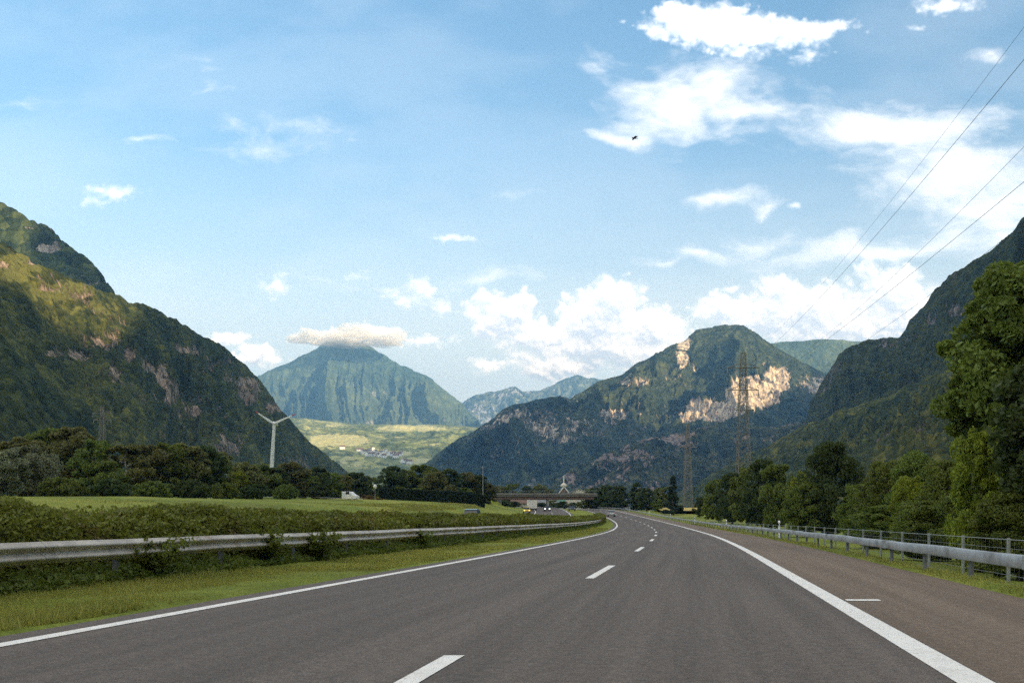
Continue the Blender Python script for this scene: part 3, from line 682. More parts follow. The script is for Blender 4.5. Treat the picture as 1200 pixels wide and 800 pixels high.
# the big tree at the right edge, a mesh of its own
def big_tree(u, vtop, Y, wpx, n, seed, mat, label):
    x = px(u, Y); z = G(x, Y); h = pz(vtop, Y) - z; w = wpx / F * Y
    cr, bm = tree_meshes(h, w, n, .11, 300, seed=seed, base=.30, mat=mat, crad=.72)
    r = tag(empty('broadleaf_tree', (x, Y, z)), label, 'tree', 'trees along the right roadside')
    mesh_np('crown', cr[0], cr[1], M[mat], r); bm_obj('trunk', bm, M['bark'], r, smooth=True)
big_tree(1212, 298, 36, 200, 110000, 61, 'leaf', 'very tall tree leaning in at the right edge of the photo')
big_tree(1262, 400, 30, 180, 50000, 62, 'leaf_dark', 'dark tree below the very tall one, cut by the right edge')

# row of weeds and brush low behind the right fence
# ------------------------------------------------------------------ hedges
def s_hedge(y): return -9.5 + 2.5 * sstep(80, 200, y)
def s_rail(y): return -8.0 + 1.7 * sstep(80, 200, y)
def median_hedge():
    n = 300000
    # denser near the camera
    q = rng.random(n); y = 6 + 204 * q ** 1.7
    hh = 1.10 + .30 * (fbm(y / 2.2, y * 0, 4) - .5) + .10 * (fbm(y / .5, y * 0 + 3, 3) - .5)
    ang = rng.random(n) * math.pi
    rr = .8 + .25 * rng.random(n) ** .5
    lump = 1 + .35 * (fbm(y / 1.1, ang * 1.7, 4) - .5)
    s = s_hedge(y) + np.cos(ang) * .95 * rr * lump
    z = np.clip(np.sin(ang) ** .55 * hh * rr * lump, .05, 1.85)
    fill = rng.random(n) < .25
    z = np.where(fill, rng.random(n) * hh, z)
    X = P(y) + s
    pos = np.stack([X, y, gz(s, y) + z], 1)
    sz = .030 + .0012 * np.clip(y, 0, 120)
    v, f = leaf_quads(pos, sz)
    r = mesh_np('hedge', v, f, M['hedge'])
    tag(r, 'long leafy hedge growing in the median behind the left guard rail', 'hedge')
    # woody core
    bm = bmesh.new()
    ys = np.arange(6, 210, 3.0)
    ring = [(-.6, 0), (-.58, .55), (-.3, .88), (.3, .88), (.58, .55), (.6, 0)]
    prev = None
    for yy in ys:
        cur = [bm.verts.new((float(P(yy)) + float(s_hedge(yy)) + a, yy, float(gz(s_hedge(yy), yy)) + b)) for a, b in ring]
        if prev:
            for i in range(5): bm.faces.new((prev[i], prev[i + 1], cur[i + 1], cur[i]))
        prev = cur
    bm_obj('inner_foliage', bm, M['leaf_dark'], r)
median_hedge()
def clipped_hedge():
    n = 24000
    x0, x1, Y0 = px(444, 250), px(568, 250), 250
    xs = x0 + (x1 - x0) * rng.random(n)
    face = rng.random(n)
    z = np.where(face < .6, rng.random(n) * 2.7, 2.7 + .2 * rng.random(n)); y = np.where(face < .6, Y0 + .2 * rng.random(n), Y0 + 1.6 * rng.random(n))
    gg = gz(xs - P(y), y)
    v, f = leaf_quads(np.stack([xs, y, gg + z], 1), .22)
    tag(mesh_np('hedge', v, f, M['needle']), 'clipped dark hedge in front of the clump of trees left of the bridge', 'hedge')
clipped_hedge()
def weeds(label, y, s, h, w, n, mat='leaf_fresh'):
    g = np.random.default_rng(int(y * 7)); k = 34
    az_ = g.random(k) * 6.28; ln = h * (.45 + .75 * g.random(k)); le = .15 + .75 * g.random(k)
    j = g.integers(0, k, n); q = g.random(n) ** .7
    rr = le[j] * ln[j] * q ** 1.6 + .05 * w
    p = np.stack([np.cos(az_[j]) * rr, np.sin(az_[j]) * rr, ln[j] * (q - .35 * le[j] * q ** 3)], 1) + g.normal(size=(n, 3)) * .045
    x = float(P(y)) + s
    v, f = leaf_quads(p, .026 + .0006 * y)
    o = mesh_np('weed_clump', v, f, M[mat]); o.location = (x, y, float(gz(s, y)))
    o.scale = (1, 1.5, 1)
    tag(o, label, 'weeds', 'weeds growing along the left guard rail')
wl = [(19.2, -8.05, .85, .8), (24.5, -8.1, .95, .7), (27.2, -7.9, .95, .8), (38, -8.1, .7, .6), (12.5, -8.5, .5, 1.0)]
for i, (y, s, h, w) in enumerate(sorted(wl)):
    weeds(ORD[i] + ' nearest clump of weeds growing along the left guard rail', y, s, h, w, 2600)

def undergrowth():
    n = 60000
    q = rng.random(n); y = 7 + 150 * q ** 1.6
    s = s_rail(y) - .75 + .95 * rng.random(n)
    hh = .12 + .50 * fbm(y / 1.3, s * 1.5, 4) ** 1.5 * np.clip((s_rail(y) + .25 - s) * 2.2, .1, 1)
    z = hh * rng.random(n)
    v, f = leaf_quads(np.stack([P(y) + s, y, gz(s, y) + z], 1), .028 + .0011 * y)
    tag(mesh_np('undergrowth', v, f, M['leaf']), kind='stuff')
undergrowth()
# grass blades: left verge, right strip, plateau edge
def grass():
    def patch(n, y0, y1, pw, sfun0, sfun1, hmin, hmax, wd):
        q = rng.random(n); y = y0 + (y1 - y0) * q ** pw
        s = sfun0(y) + (sfun1(y) - sfun0(y)) * rng.random(n)
        keep = fbm(s * 1.3, y * .8, 4) + .25 * rng.random(n) > .48
        y = y[keep]; s = s[keep]; n = len(y)
        g = gz(s, y); x = P(y) + s
        tall = np.clip(fbm(s * .9 + 4, y * .5, 3) * 2.2 - .5, .3, 1.5)
        h = (hmin + (hmax - hmin) * rng.random(n) ** 2) * tall; a = rng.random(n) * 6.283; w = wd * (1 + y / 14)
        lean = rng.normal(size=(n, 2)) * .35
        b0 = np.stack([x - np.cos(a) * w, y - np.sin(a) * w, g - .03], 1); b1 = np.stack([x + np.cos(a) * w, y + np.sin(a) * w, g - .03], 1)
        tp = np.stack([x + lean[:, 0] * h, y + lean[:, 1] * h, g + h], 1)
        return np.stack([b0, b1, tp], 1).reshape(-1, 3)
    parts = [patch(240000, 7, 120, 1.9, lambda y: s_rail(y) - 1.0, lambda y: -5.2 + y * 0, .03, .13, .006),
             patch(60000, 10, 160, 1.6, lambda y: 7.2 + y * 0, lambda y: 8.9 + y * 0, .03, .16, .006)]
    v = np.concatenate(parts); f = np.arange(len(v)).reshape(-1, 3)
    tag(mesh_np('grass', v, f, M['grassblade']), kind='stuff')
    # taller grass along the lip of the left embankment
    v = patch(60000, 25, 330, 1.0, lambda y: -43 + y * 0, lambda y: -34 + y * 0, .06, .22, .010)
    tag(mesh_np('grass', v, np.arange(len(v)).reshape(-1, 3), M['grassblade']), kind='stuff')
grass()

# ------------------------------------------------------------------ guard rails, fence, marker posts
def sweep(name, prof, sfun, y0, y1, mat, parent, step=2.0):
    ys = np.arange(y0, y1 + .01, step); m_ = len(prof)
    V_ = []
    for y in ys:
        s = sfun(y); bx = float(P(y)) + float(s); bz = float(zr(y))
        wob = .012 * math.sin(y * .9) + .01 * math.sin(y * .37)
        V_ += [(bx + a + wob, y, bz + b + wob * .5) for a, b in prof]
    i_ = np.arange(len(ys) * m_).reshape(len(ys), m_)
    f = np.concatenate([np.stack([i_[:-1, k], i_[:-1, (k + 1) % m_], i_[1:, (k + 1) % m_], i_[1:, k]], -1) for k in range(m_)])
    return mesh_np(name, V_, f[:, ::-1], mat, parent)
wprof = []
N_ = 16
for i in range(N_ + 1):
    t_ = i / N_; wprof.append((.085 * (1 - math.cos(t_ * 4 * math.pi)) / 2 * 1.0, .50 + .35 * t_))
wpro = [(a, b) for a, b in wprof] + [(a - .006, b) for a, b in wprof[::-1]]
gr = tag(empty('guard_rail', (0, 0, 0)), 'weathered double-wave steel guard rail in front of the median hedge', 'guard rail')
sweep('rail_beam', wpro, s_rail, -2, 206, M['galv_old'], gr)
for y in np.arange(4.0, 100, 4.0):
    sweep('rail_splice', [(a + .005, b) for a, b in wprof] + [(a + .001, b) for a, b in wprof[::-1]], s_rail, y - .16, y + .165, M['galv_splice'], gr, step=.16)
def posts(parent, sfun, ys, size, z0, z1, mat, name='post', ext=None):
    me = None
    for y in ys:
        x = float(P(y)) + float(sfun(y)); g = float(gz(sfun(y), y))
        if me is None:
            bm = bmesh.new(); bm_box(bm, (0, 0, 0), (size[0], size[1], 1.0)); bmesh.ops.bevel(bm, geom=list(bm.edges), offset=.006, segments=1, affect='EDGES')
            o = bm_obj(name, bm, mat, parent); me = o.data
        else: o = link(bpy.data.objects.new(name, me), parent)
        zb = g - .25; zt = float(zr(y)) + z1
        o.location = (x, y, (zb + zt) / 2); o.scale = (1, 1, zt - zb)
posts(gr, lambda y: s_rail(y) - .06, np.arange(2, 204, 4.0), (.07, .12), 0, .80, M['post'])
gr2 = tag(empty('guard_rail', (0, 0, 0)), 'grey steel box-beam guard rail along the right shoulder', 'guard rail')
bp = [(-.075, .409), (-.075, .609), (-.071, .613), (.071, .613), (.075, .609), (.075, .409), (.071, .405), (-.071, .405)]
sweep('rail_beam', bp, lambda y: 7.45 + 0 * y, -4, 400, M['galv'], gr2)
for y in np.arange(4, 200, 12.0):
    bm = bmesh.new(); bm_box(bm, (float(P(y)) + 7.45, y, float(zr(y)) + .512), (.172, .5, .22))
    bm_obj('beam_joint', bm, M['fencepost'], gr2)
posts(gr2, lambda y: 7.53 + 0 * y, np.arange(0, 380, 4.0), (.06, .12), 0, .45, M['post'])
fe = tag(empty('wire_fence', (0, 0, 0)), 'thin wire fence on grey metal posts behind the right guard rail', 'fence')
fy = np.arange(7, 250, 3.65)
sf = lambda y: 8.75 + 0 * y
posts(fe, sf, fy, (.06, .06), 0, .80, M['fencepost'])
bm = bmesh.new()
for k, zz in enumerate([.77, .58, .38, .2, .02, -.15]):
    for a, b in zip(fy[:-1], fy[1:]):
        bm_bar(bm, (float(P(a)) + 8.75, a, float(zr(a)) + zz), (float(P(b)) + 8.75, b, float(zr(b)) + zz), .009 if k == 0 else .004, 4)
bm_obj('wires', bm, M['fencepost'], fe)
# vertical mesh wires near the camera
bm = bmesh.new()
for y in np.arange(8, 40, .3):
    bm_bar(bm, (float(P(y)) + 8.75, y, -.3), (float(P(y)) + 8.75, y, .77), .0013, 3)
bm_obj('wire_mesh', bm, M['fencepost'], fe)

def marker(y, label, side=1):
    s = 7.95 if side > 0 else 0
    x = float(P(y)) + s
    r = tag(empty('marker_post', (x, y, float(gz(s, y)))), label, 'marker post', 'white marker posts along the right guard rail')
    b = bmesh.new(); bm_prism(b, [(-.05, -.2), (.05, -.2), (.05, 1.12), (-.05, 1.04)], -.055, .055)
    bm_obj('post', b, M['white'], r)
    b = bmesh.new(); bm_box(b, (0, 0, .88), (.116, .106, .16)); bm_obj('black_band', b, M['rubber'], r)
    b = bmesh.new(); bm_box(b, (0, -.056, .88), (.05, .008, .12)); bm_obj('reflector', b, M['white'], r)
for i, y in enumerate([65, 113, 163, 213, 263, 313]):
    marker(y, ['nearest', 'second nearest', 'third nearest', 'fourth nearest', 'second farthest', 'farthest'][i] + ' white marker post behind the right guard rail')

# ------------------------------------------------------------------ pylons and cables
def pylon(x, y, z, H, arms, label, half=2.2, bw=.09):
    r = tag(empty('lattice_pylon', (x, y, z)), label, 'pylon')
    b = bmesh.new()
    def wid(t): return half * (1 - t) ** .9 * .75 + .55
    nl = 14; tt = [i / nl for i in range(nl + 1)]
    for sx in (-1, 1):
        for sy in (-1, 1):
            for a, c in zip(tt[:-1], tt[1:]):
                bm_bar(b, (sx * wid(a), sy * wid(a), H * a), (sx * wid(c), sy * wid(c), H * c), bw * 1.3, 4)
    bm_obj('legs', b, M['lattice'], r)
    b = bmesh.new()
    for a, c in zip(tt[:-1], tt[1:]):
        for sy in (-1, 1):
            bm_bar(b, (-wid(a), sy * wid(a), H * a), (wid(c), sy * wid(c), H * c), bw * .6, 4); bm_bar(b, (wid(a), sy * wid(a), H * a), (-wid(c), sy * wid(c), H * c), bw * .6, 4)
            bm_bar(b, (sy * wid(a), -wid(a), H * a), (sy * wid(c), wid(c), H * c), bw * .6, 4); bm_bar(b, (sy * wid(a), wid(a), H * a), (sy * wid(c), -wid(c), H * c), bw * .6, 4)
            bm_bar(b, (-wid(c), sy * wid(c), H * c), (wid(c), sy * wid(c), H * c), bw * .6, 4)
    bm_obj('bracing', b, M['lattice'], r)
    for za, L in arms:
        b = bmesh.new()
        bm_bar(b, (-L, 0, za), (L, 0, za), bw * 1.3, 4); bm_bar(b, (-L, 0, za), (0, .4, za + 1.6), bw, 4); bm_bar(b, (L, 0, za), (0, .4, za + 1.6), bw, 4)
        bm_bar(b, (-L, 0, za), (0, -.5, za), bw, 4); bm_bar(b, (L, 0, za), (0, -.5, za), bw, 4)
        o = bm_obj('cross_arm', b, M['lattice'], r)
        for sx in (-1, 1):
            b = bmesh.new(); bm_bar(b, (sx * L * .97, 0, za), (sx * L * .97, 0, za - 1.9), .10, 6)
            for k in range(4): bm_bar(b, (sx * L * .97, 0, za - .5 - k * .35), (sx * L * .97, 0, za - .6 - k * .35), .2, 8)
            bm_obj('insulator', b, M['fencepost'], o)
    return r
PY = 290.0; PX = px(871, PY); pg = G(PX, PY) - .2
H1 = pz(413, PY) - pg
pylon(PX, PY, pg, H1, [(pz(431, PY) - pg, 4.6), (pz(457, PY) - pg, 4.4), (pz(480, PY) - pg, 3.0)], 'tall lattice pylon carrying the cables in front of the pale cliff')
PY2 = 500.0; PX2 = px(806, PY2); pg2 = G(PX2, PY2)
pylon(PX2, PY2, pg2, pz(497, PY2) - pg2, [(pz(510, PY2) - pg2, 4.6), (pz(524, PY2) - pg2, 4.2)], 'smaller distant lattice pylon above the yellow field', bw=.11)
PY3 = 480.0; PX3 = px(120, PY3); pg3 = G(PX3, PY3)
pylon(PX3, PY3, pg3, pz(476, PY3) - pg3, [(pz(484, PY3) - pg3, 4.6), (pz(492, PY3) - pg3, 4.2)], 'faint lattice pylon against the left mountain slope', bw=.10)
def cable(label, end, mid, near, rad):
    """each point is seen at (u, v); the cable runs back over the road side"""
    X0, Y0, Z0 = end
    k = .145
    pts = []
    for (u, v) in (mid, near):
        a = (u - 600) / F           # X = a*Y and X = X0 + k*(Y-Y0)
        Y = (X0 - k * Y0) / (a - k); pts.append((Y, pz(v, Y)))
    ys = np.array([Y0, pts[0][0], pts[1][0]]); zs = np.array([Z0, pts[0][1], pts[1][1]])
    co = np.polyfit(ys, zs, 2)
    yy = np.linspace(-120, Y0, 90)
    P3 = [Vector((X0 + k * (y - Y0), y, float(np.polyval(co, y)))) for y in yy]
    b = bmesh.new()
    for a, c in zip(P3[:-1], P3[1:]): bm_bar(b, a, c, rad, 5)
    tag(bm_obj('power_cable', b, M['wire'], smooth=True), label, 'cable', 'overhead power cables')
zA = [pz(431, PY) - 2.0, pz(457, PY) - 2.0]
cable('uppermost and thinnest power cable in the sky at the right', (PX, PY, pz(414, PY)), (1035, 247), (1200, 32), .011)
cable('second power cable from the top, crossing the clouds at the right', (PX - 4.4, PY, zA[0]), (1000, 306), (1200, 70), .015)
cable('third power cable from the top at the right', (PX + 4.4, PY, zA[0]), (1040, 330), (1200, 172), .015)
cable('fourth power cable from the top at the right', (PX - 4.2, PY, zA[1]), (1040, 343), (1200, 213), .015)
cable('lowest power cable, crossing in front of the right mountain', (PX + 4.2, PY, zA[1]), (1085, 349), (1200, 262), .015)

# ------------------------------------------------------------------ wind turbine
def turbine():
    Y = 900.0; s = Y / F
    hub = Vector((px(321.6, Y), Y, pz(496.4, Y)))
    g = G(px(317, Y), Y); base = Vector((px(314.5, Y), Y + 3, g - 1))
    r = tag(empty('wind_turbine', base), 'white three-bladed wind turbine with red blade tips before the left mountain', 'wind turbine')
    hl = hub - base
    b = bmesh.new(); bm_bar(b, (0, 0, 0), (hl.x, 4.2 + hl.y - 3 + 1.2 - 4.2 + 1.0, hl.z - 1), 2.3, 20, 1.35); bm_obj('tower', b, M['white'], r, smooth=False)
    b = bmesh.new(); bm_box(b, (hl.x, hl.y + 3.2, hl.z + .3), (3.2, 7.2, 3.2)); bm_obj('nacelle', b, M['white'], r, bevel=.6)
    b = bmesh.new(); bmesh.ops.create_uvsphere(b, u_segments=16, v_segments=10, radius=1.5, matrix=Matrix.Translation((hl.x, hl.y - .9, hl.z)) @ Matrix.Diagonal((1, 1.3, 1, 1)))
    bm_obj('rotor_hub', b, M['white'], r, smooth=True)
    for tip in ((299.8, 482), (346.5, 485.4), (319.2, 523)):
        t = Vector((px(tip[0], Y), Y, pz(tip[1], Y))) - base; t.y = hl.y - 1.2
        a = Vector((hl.x, hl.y - 1.2, hl.z)); d = (t - a).normalized(); L = (t - a).length; side = d.cross(Vector((0, 1, 0))).normalized()
        def blade_mesh(l0, l1, name, mat, par):
            bb = bmesh.new(); prev = None
            for i in range(9):
                l = l0 + (l1 - l0) * i / 8; f = l / L
                ch = (.9 + 1.5 * min(1, f * 6)) * (1 - .72 * f) * .75; th = .55 * (1 - .8 * f)
                c = a + d * l
                ring = [bb.verts.new(c + side * ch * ca + Vector((0, 1, 0)) * th * sa) for ca, sa in ((-.5, 0), (-.2, .5), (.3, .5), (.8, 0), (.3, -.5), (-.2, -.5))]
                if prev:
                    for q in range(6): bb.faces.new((prev[q], prev[(q + 1) % 6], ring[(q + 1) % 6], ring[q]))
                else: bb.faces.new(ring[::-1])
                prev = ring
            bb.faces.new(prev); bmesh.ops.recalc_face_normals(bb, faces=bb.faces[:])
            return bm_obj(name, bb, mat, par)
        bl = blade_mesh(.4, L * .84, 'blade', M['white'], r); blade_mesh(L * .84, L, 'blade_tip', M['red'], bl)
turbine()

# ------------------------------------------------------------------ vehicles
def car(name, loc, rz, paint, label, cat='car', L=4.4, Wd=1.8, Hh=1.45, van=False, front_lit=None, group=None):
    r = tag(empty(name, loc, rz), label, cat, group)
    h = L / 2
    if van: body = [(-h, .35), (-h, 1.9), (-h + .1, Hh), (h - 1.5, Hh), (h - .75, 1.25), (h - .05, .95), (h, .4)]
    else: body = [(-h, .38), (-h + .02, .85), (-h + .25, .98), (h - 1.35, .92), (h - .25, .74), (h, .6), (h - .02, .32)]
    b = bmesh.new(); bm_prism(b, [(-y, z) for y, z in body], -Wd / 2, Wd / 2); bm_obj('body', b, paint, r, bevel=.05)
    if not van:
        b = bmesh.new(); pts = [(-h + .2, .95), (-h + .75, Hh - .03), (-h + 1.2, Hh), (.35, Hh), (1.15, .9)]
        lo = [(-h + .2, .95), (1.15, .9)]
        # cabin narrows to the roof
        vs = []
        for sx in (-1, 1):
            vs.append([b.verts.new((sx * (Wd / 2 - (.08 if z < 1.0 else .26)), -y, z)) for y, z in pts])
        b.faces.new(vs[0]); b.faces.new(vs[1][::-1])
        for i in range(5): b.faces.new((vs[0][i], vs[1][i], vs[1][(i + 1) % 5], vs[0][(i + 1) % 5]))
        bmesh.ops.recalc_face_normals(b, faces=b.faces[:]); bm_obj('window_band', b, M['glass'], r, bevel=.02)
        b = bmesh.new(); bm_prism(b, [(h - .8, Hh - .04), (h - 1.2, Hh + .03), (-.4, Hh + .03), (-.55, Hh - .06)], -Wd / 2 + .22, Wd / 2 - .22); bm_obj('roof', b, paint, r, bevel=.02)
    else:
        b = bmesh.new(); bm_prism(b, [(-(h - 1.44), Hh - .25), (-(h - .80), 1.3), (-(h - .84), 1.22), (-(h - 1.55), Hh - .3)], -Wd / 2 + .12, Wd / 2 - .12); bm_obj('windscreen', b, M['glass'], r)
        b = bmesh.new()
        for sx in (-1, 1): bm_box(b, (sx * (Wd / 2 + .003), -(h - 1.9), 1.55), (.02, .8, .5))
        bm_obj('side_window', b, M['glass'], r)
    for sx in (-1, 1):
        for yy in (h - .85, -h + .8):
            b = bmesh.new(); bmesh.ops.create_cone(b, cap_ends=True, segments=20, radius1=.33, radius2=.33, depth=.22, matrix=Matrix.Translation((sx * (Wd / 2 - .12), -yy, .33)) @ Matrix.Rotation(R(90), 4, 'Y'))
            w_ = bm_obj('wheel', b, M['rubber'], r)
            b = bmesh.new(); bmesh.ops.create_cone(b, cap_ends=True, segments=14, radius1=.2, radius2=.2, depth=.23, matrix=Matrix.Translation((sx * (Wd / 2 - .115), -yy, .33)) @ Matrix.Rotation(R(90), 4, 'Y'))
            bm_obj('rim', b, M['galv'], w_)
        b = bmesh.new(); bm_box(b, (sx * (Wd / 2 - .28), -h - .005, .62), (.34, .06, .16)); bm_obj('headlight', b, front_lit or M['white'], r, bevel=.02)
        b = bmesh.new(); bm_box(b, (sx * (Wd / 2 - .2), h + .002, .78 if not van else 1.0), (.26, .05, .16)); bm_obj('tail_light', b, M['taillamp'], r, bevel=.02)
    b = bmesh.new(); bm_box(b, (0, h + .01, .55), (.5, .02, .12)); bm_obj('number_plate', b, M['white'], r)
    return r
def on_road(s, y, dz=0): return (float(P(y)) + s, y, float(gz(np.clip(s, -24, 7), y)) + .03 + dz)
def heading(y): return -math.atan(float(P(y + 1) - P(y)))
# a car drives towards local -y: turned by pi for our direction
car('passenger_car', on_road(-2.9, 245, -.0), heading(245) + math.pi, M['carsilver'], 'distant silver car driving ahead in the left lane')
car('passenger_car', on_road(-20.0, 112), heading(112), M['carblue'], 'pale blue car on the opposite carriageway, half hidden by the hedge', Hh=1.62)
car('passenger_car', on_road(-18.0, 285), heading(285), M['cardark'], 'dark car with lit white headlights right of the white truck', front_lit=M['headlamp'])
car('passenger_car', on_road(-23.5, 262), heading(262) + .05, M['caryellow'], 'yellow car with lit lamps under the left end of the bridge', front_lit=M['headlamp_y'])
car('passenger_car', on_road(-10.8, 292, .1), heading(292), M['cardark'], 'dark car beside the bushes under the right part of the bridge')
vY = 205.0
car('delivery_van', (px(411, vY), vY, G(px(411, vY), vY) - .15), R(70), M['white'], 'small white van parked on the grassy bank', 'van', L=3.2, Wd=1.6, Hh=1.85, van=True)
def truck():
    Y = 288.0; x = px(623.5, Y); r = tag(empty('box_truck', (x, Y, on_road(-21, Y)[2]), heading(Y)), 'cream box truck under the bridge on the opposite carriageway', 'truck')
    b = bmesh.new(); bm_box(b, (0, 3.4, 1.95), (2.75, 6.6, 2.35)); bm_obj('cargo_box', b, M['truckwhite'], r, bevel=.03)
    b = bmesh.new()
    for xx in (-.92, -.46, 0, .46, .92): bm_box(b, (xx, .09, 1.95), (.03, .03, 2.25))
    for zz in (.8, 3.1): bm_box(b, (0, .088, zz), (2.7, .026, .05))
    bm_obj('panel_seams', b, M['plaster'], r)
    b = bmesh.new(); bm_box(b, (0, 8.0, 1.5), (2.4, 2.1, 2.2)); bm_obj('cab', b, M['truckwhite'], r, bevel=.1)
    b = bmesh.new(); bm_box(b, (0, 4.2, .66), (2.0, 8, .2)); bm_obj('chassis', b, M['post'], r)
    for sx in (-1, 1):
        for yy in (1.3, 2.4, 7.9):
            b = bmesh.new(); bmesh.ops.create_cone(b, cap_ends=True, segments=20, radius1=.46, radius2=.46, depth=.3, matrix=Matrix.Translation((sx * 1.1, yy, .46)) @ Matrix.Rotation(R(90), 4, 'Y')); bm_obj('wheel', b, M['rubber'], r)
truck()

# ------------------------------------------------------------------ bridge
def bridge():
    Y = 330.0; x0 = px(574, Y); x1 = px(700, Y); zt = pz(577.5, Y); zb = pz(583.5, Y)
    r = tag(empty('road_bridge', ((x0 + x1) / 2, Y, G((x0 + x1) / 2, Y))), 'flat concrete road bridge crossing the motorway', 'bridge')
    ox, oy, oz = r.location
    def bx(name, xa, xb, ya, yb, za, zb_, mat, par=r, bev=.03):
        b = bmesh.new(); bm_box(b, ((xa + xb) / 2 - ox, (ya + yb) / 2 - oy, (za + zb_) / 2 - oz), (xb - xa, yb - ya, zb_ - za)); return bm_obj(name, b, mat, par, bevel=bev)
    bx('deck', x0, x1, Y, Y + 9, zb + .5, zt - .55, M['concrete_dark'])
    bx('parapet', x0, x1, Y - .25, Y - .02, zb + 1.0, zt, M['concrete_dark'])
    bx('parapet', x0, x1, Y + 9.02, Y + 9.25, zb + 1.0, zt, M['concrete'])
    for i in range(4): bx('girder', x0 + 1, x1 - 1, Y + .4 + i * 2.4, Y + 1.1 + i * 2.4, zb - .35, zb + .49, M['rooftile'])
    g = G(px(597, Y), Y)
    bx('abutment', x0, px(588, Y), Y + .5, Y + 8.5, g - 3, zb + .4, M['post'])
    bx('pier', px(641, Y), px(643.5, Y), Y + 1, Y + 8, oz - 1, zb - .3, M['concrete'])
    b = bmesh.new()
    for xx in np.arange(x0, x1, 1.6): bm_bar(b, (xx - ox, -.15, zt - oz), (xx - ox, -.15, zt - oz + .75), .03, 4)
    bm_bar(b, (x0 - ox, -.15, zt - oz + .75), (x1 - ox, -.15, zt - oz + .75), .04, 5); bm_obj('handrail', b, M['fencepost'], r)
bridge()
# embankment beside the bridge: a ramp of earth carrying the road on the left
b = bmesh.new()
Y = 330.0
prof = [(px(440, Y), G(px(440, Y), Y) - 1), (px(575, Y), 3.0), (px(600, Y), 3.2), (px(578, Y), pz(583.5, Y)), (px(560, Y), pz(580, Y)), (px(440, Y), pz(579.5, Y))]
a_ = [b.verts.new((x, Y - 1 - (0 if i in (3, 4, 5) else 6), z)) for i, (x, z) in enumerate(prof)]; c_ = [b.verts.new((x, Y + 11, z)) for x, z in prof]
b.faces.new(a_); b.faces.new(c_[::-1])
for i in range(6): b.faces.new((a_[i], a_[(i + 1) % 6], c_[(i + 1) % 6], c_[i]))
bmesh.ops.recalc_face_normals(b, faces=b.faces[:])
tag(bm_obj('embankment', b, M['ground']), kind='structure')

# ------------------------------------------------------------------ buildings
def house(name, x, y, z, w, d, h, roofh, wall, roof, label, cat='house', rz=0, group=None, detail=True):
    r = tag(empty(name, (x, y, z), rz), label, cat, group)
    b = bmesh.new(); bm_prism(b, [(-w / 2, -2), (w / 2, -2), (w / 2, h), (0, h + roofh), (-w / 2, h)], -d / 2, d / 2)
    o = bm_obj('wall', b, wall, r)
    b = bmesh.new(); e = .12 * w
    k = roofh / (w / 2)
    bm_prism(b, [(-w / 2 - e, h - e * k), (0, h + roofh), (w / 2 + e, h - e * k), (w / 2 + e, h - e * k + .35), (0, h + roofh + .38), (-w / 2 - e, h - e * k + .35)], -d / 2 - .5, d / 2 + .5)
    bm_obj('roof', b, roof, r)
    if detail:
        for sx in (-1, 1):
            for i in range(3):
                for zz in (1.5, 4.2):
                    if zz + 1 > h: continue
                    b = bmesh.new(); bm_box(b, (-d / 2 + (i + .5) * d / 3, sx * (w / 2 + .02), zz), (1.0, .08, 1.2)); bm_obj('window', b, M['glass'], r)
        for i in (-1, 1):
            b = bmesh.new(); bm_box(b, (d / 2 + .02, i * w * .22, 1.6), (.08, 1.0, 1.2)); bm_obj('window', b, M['glass'], r)
    return r
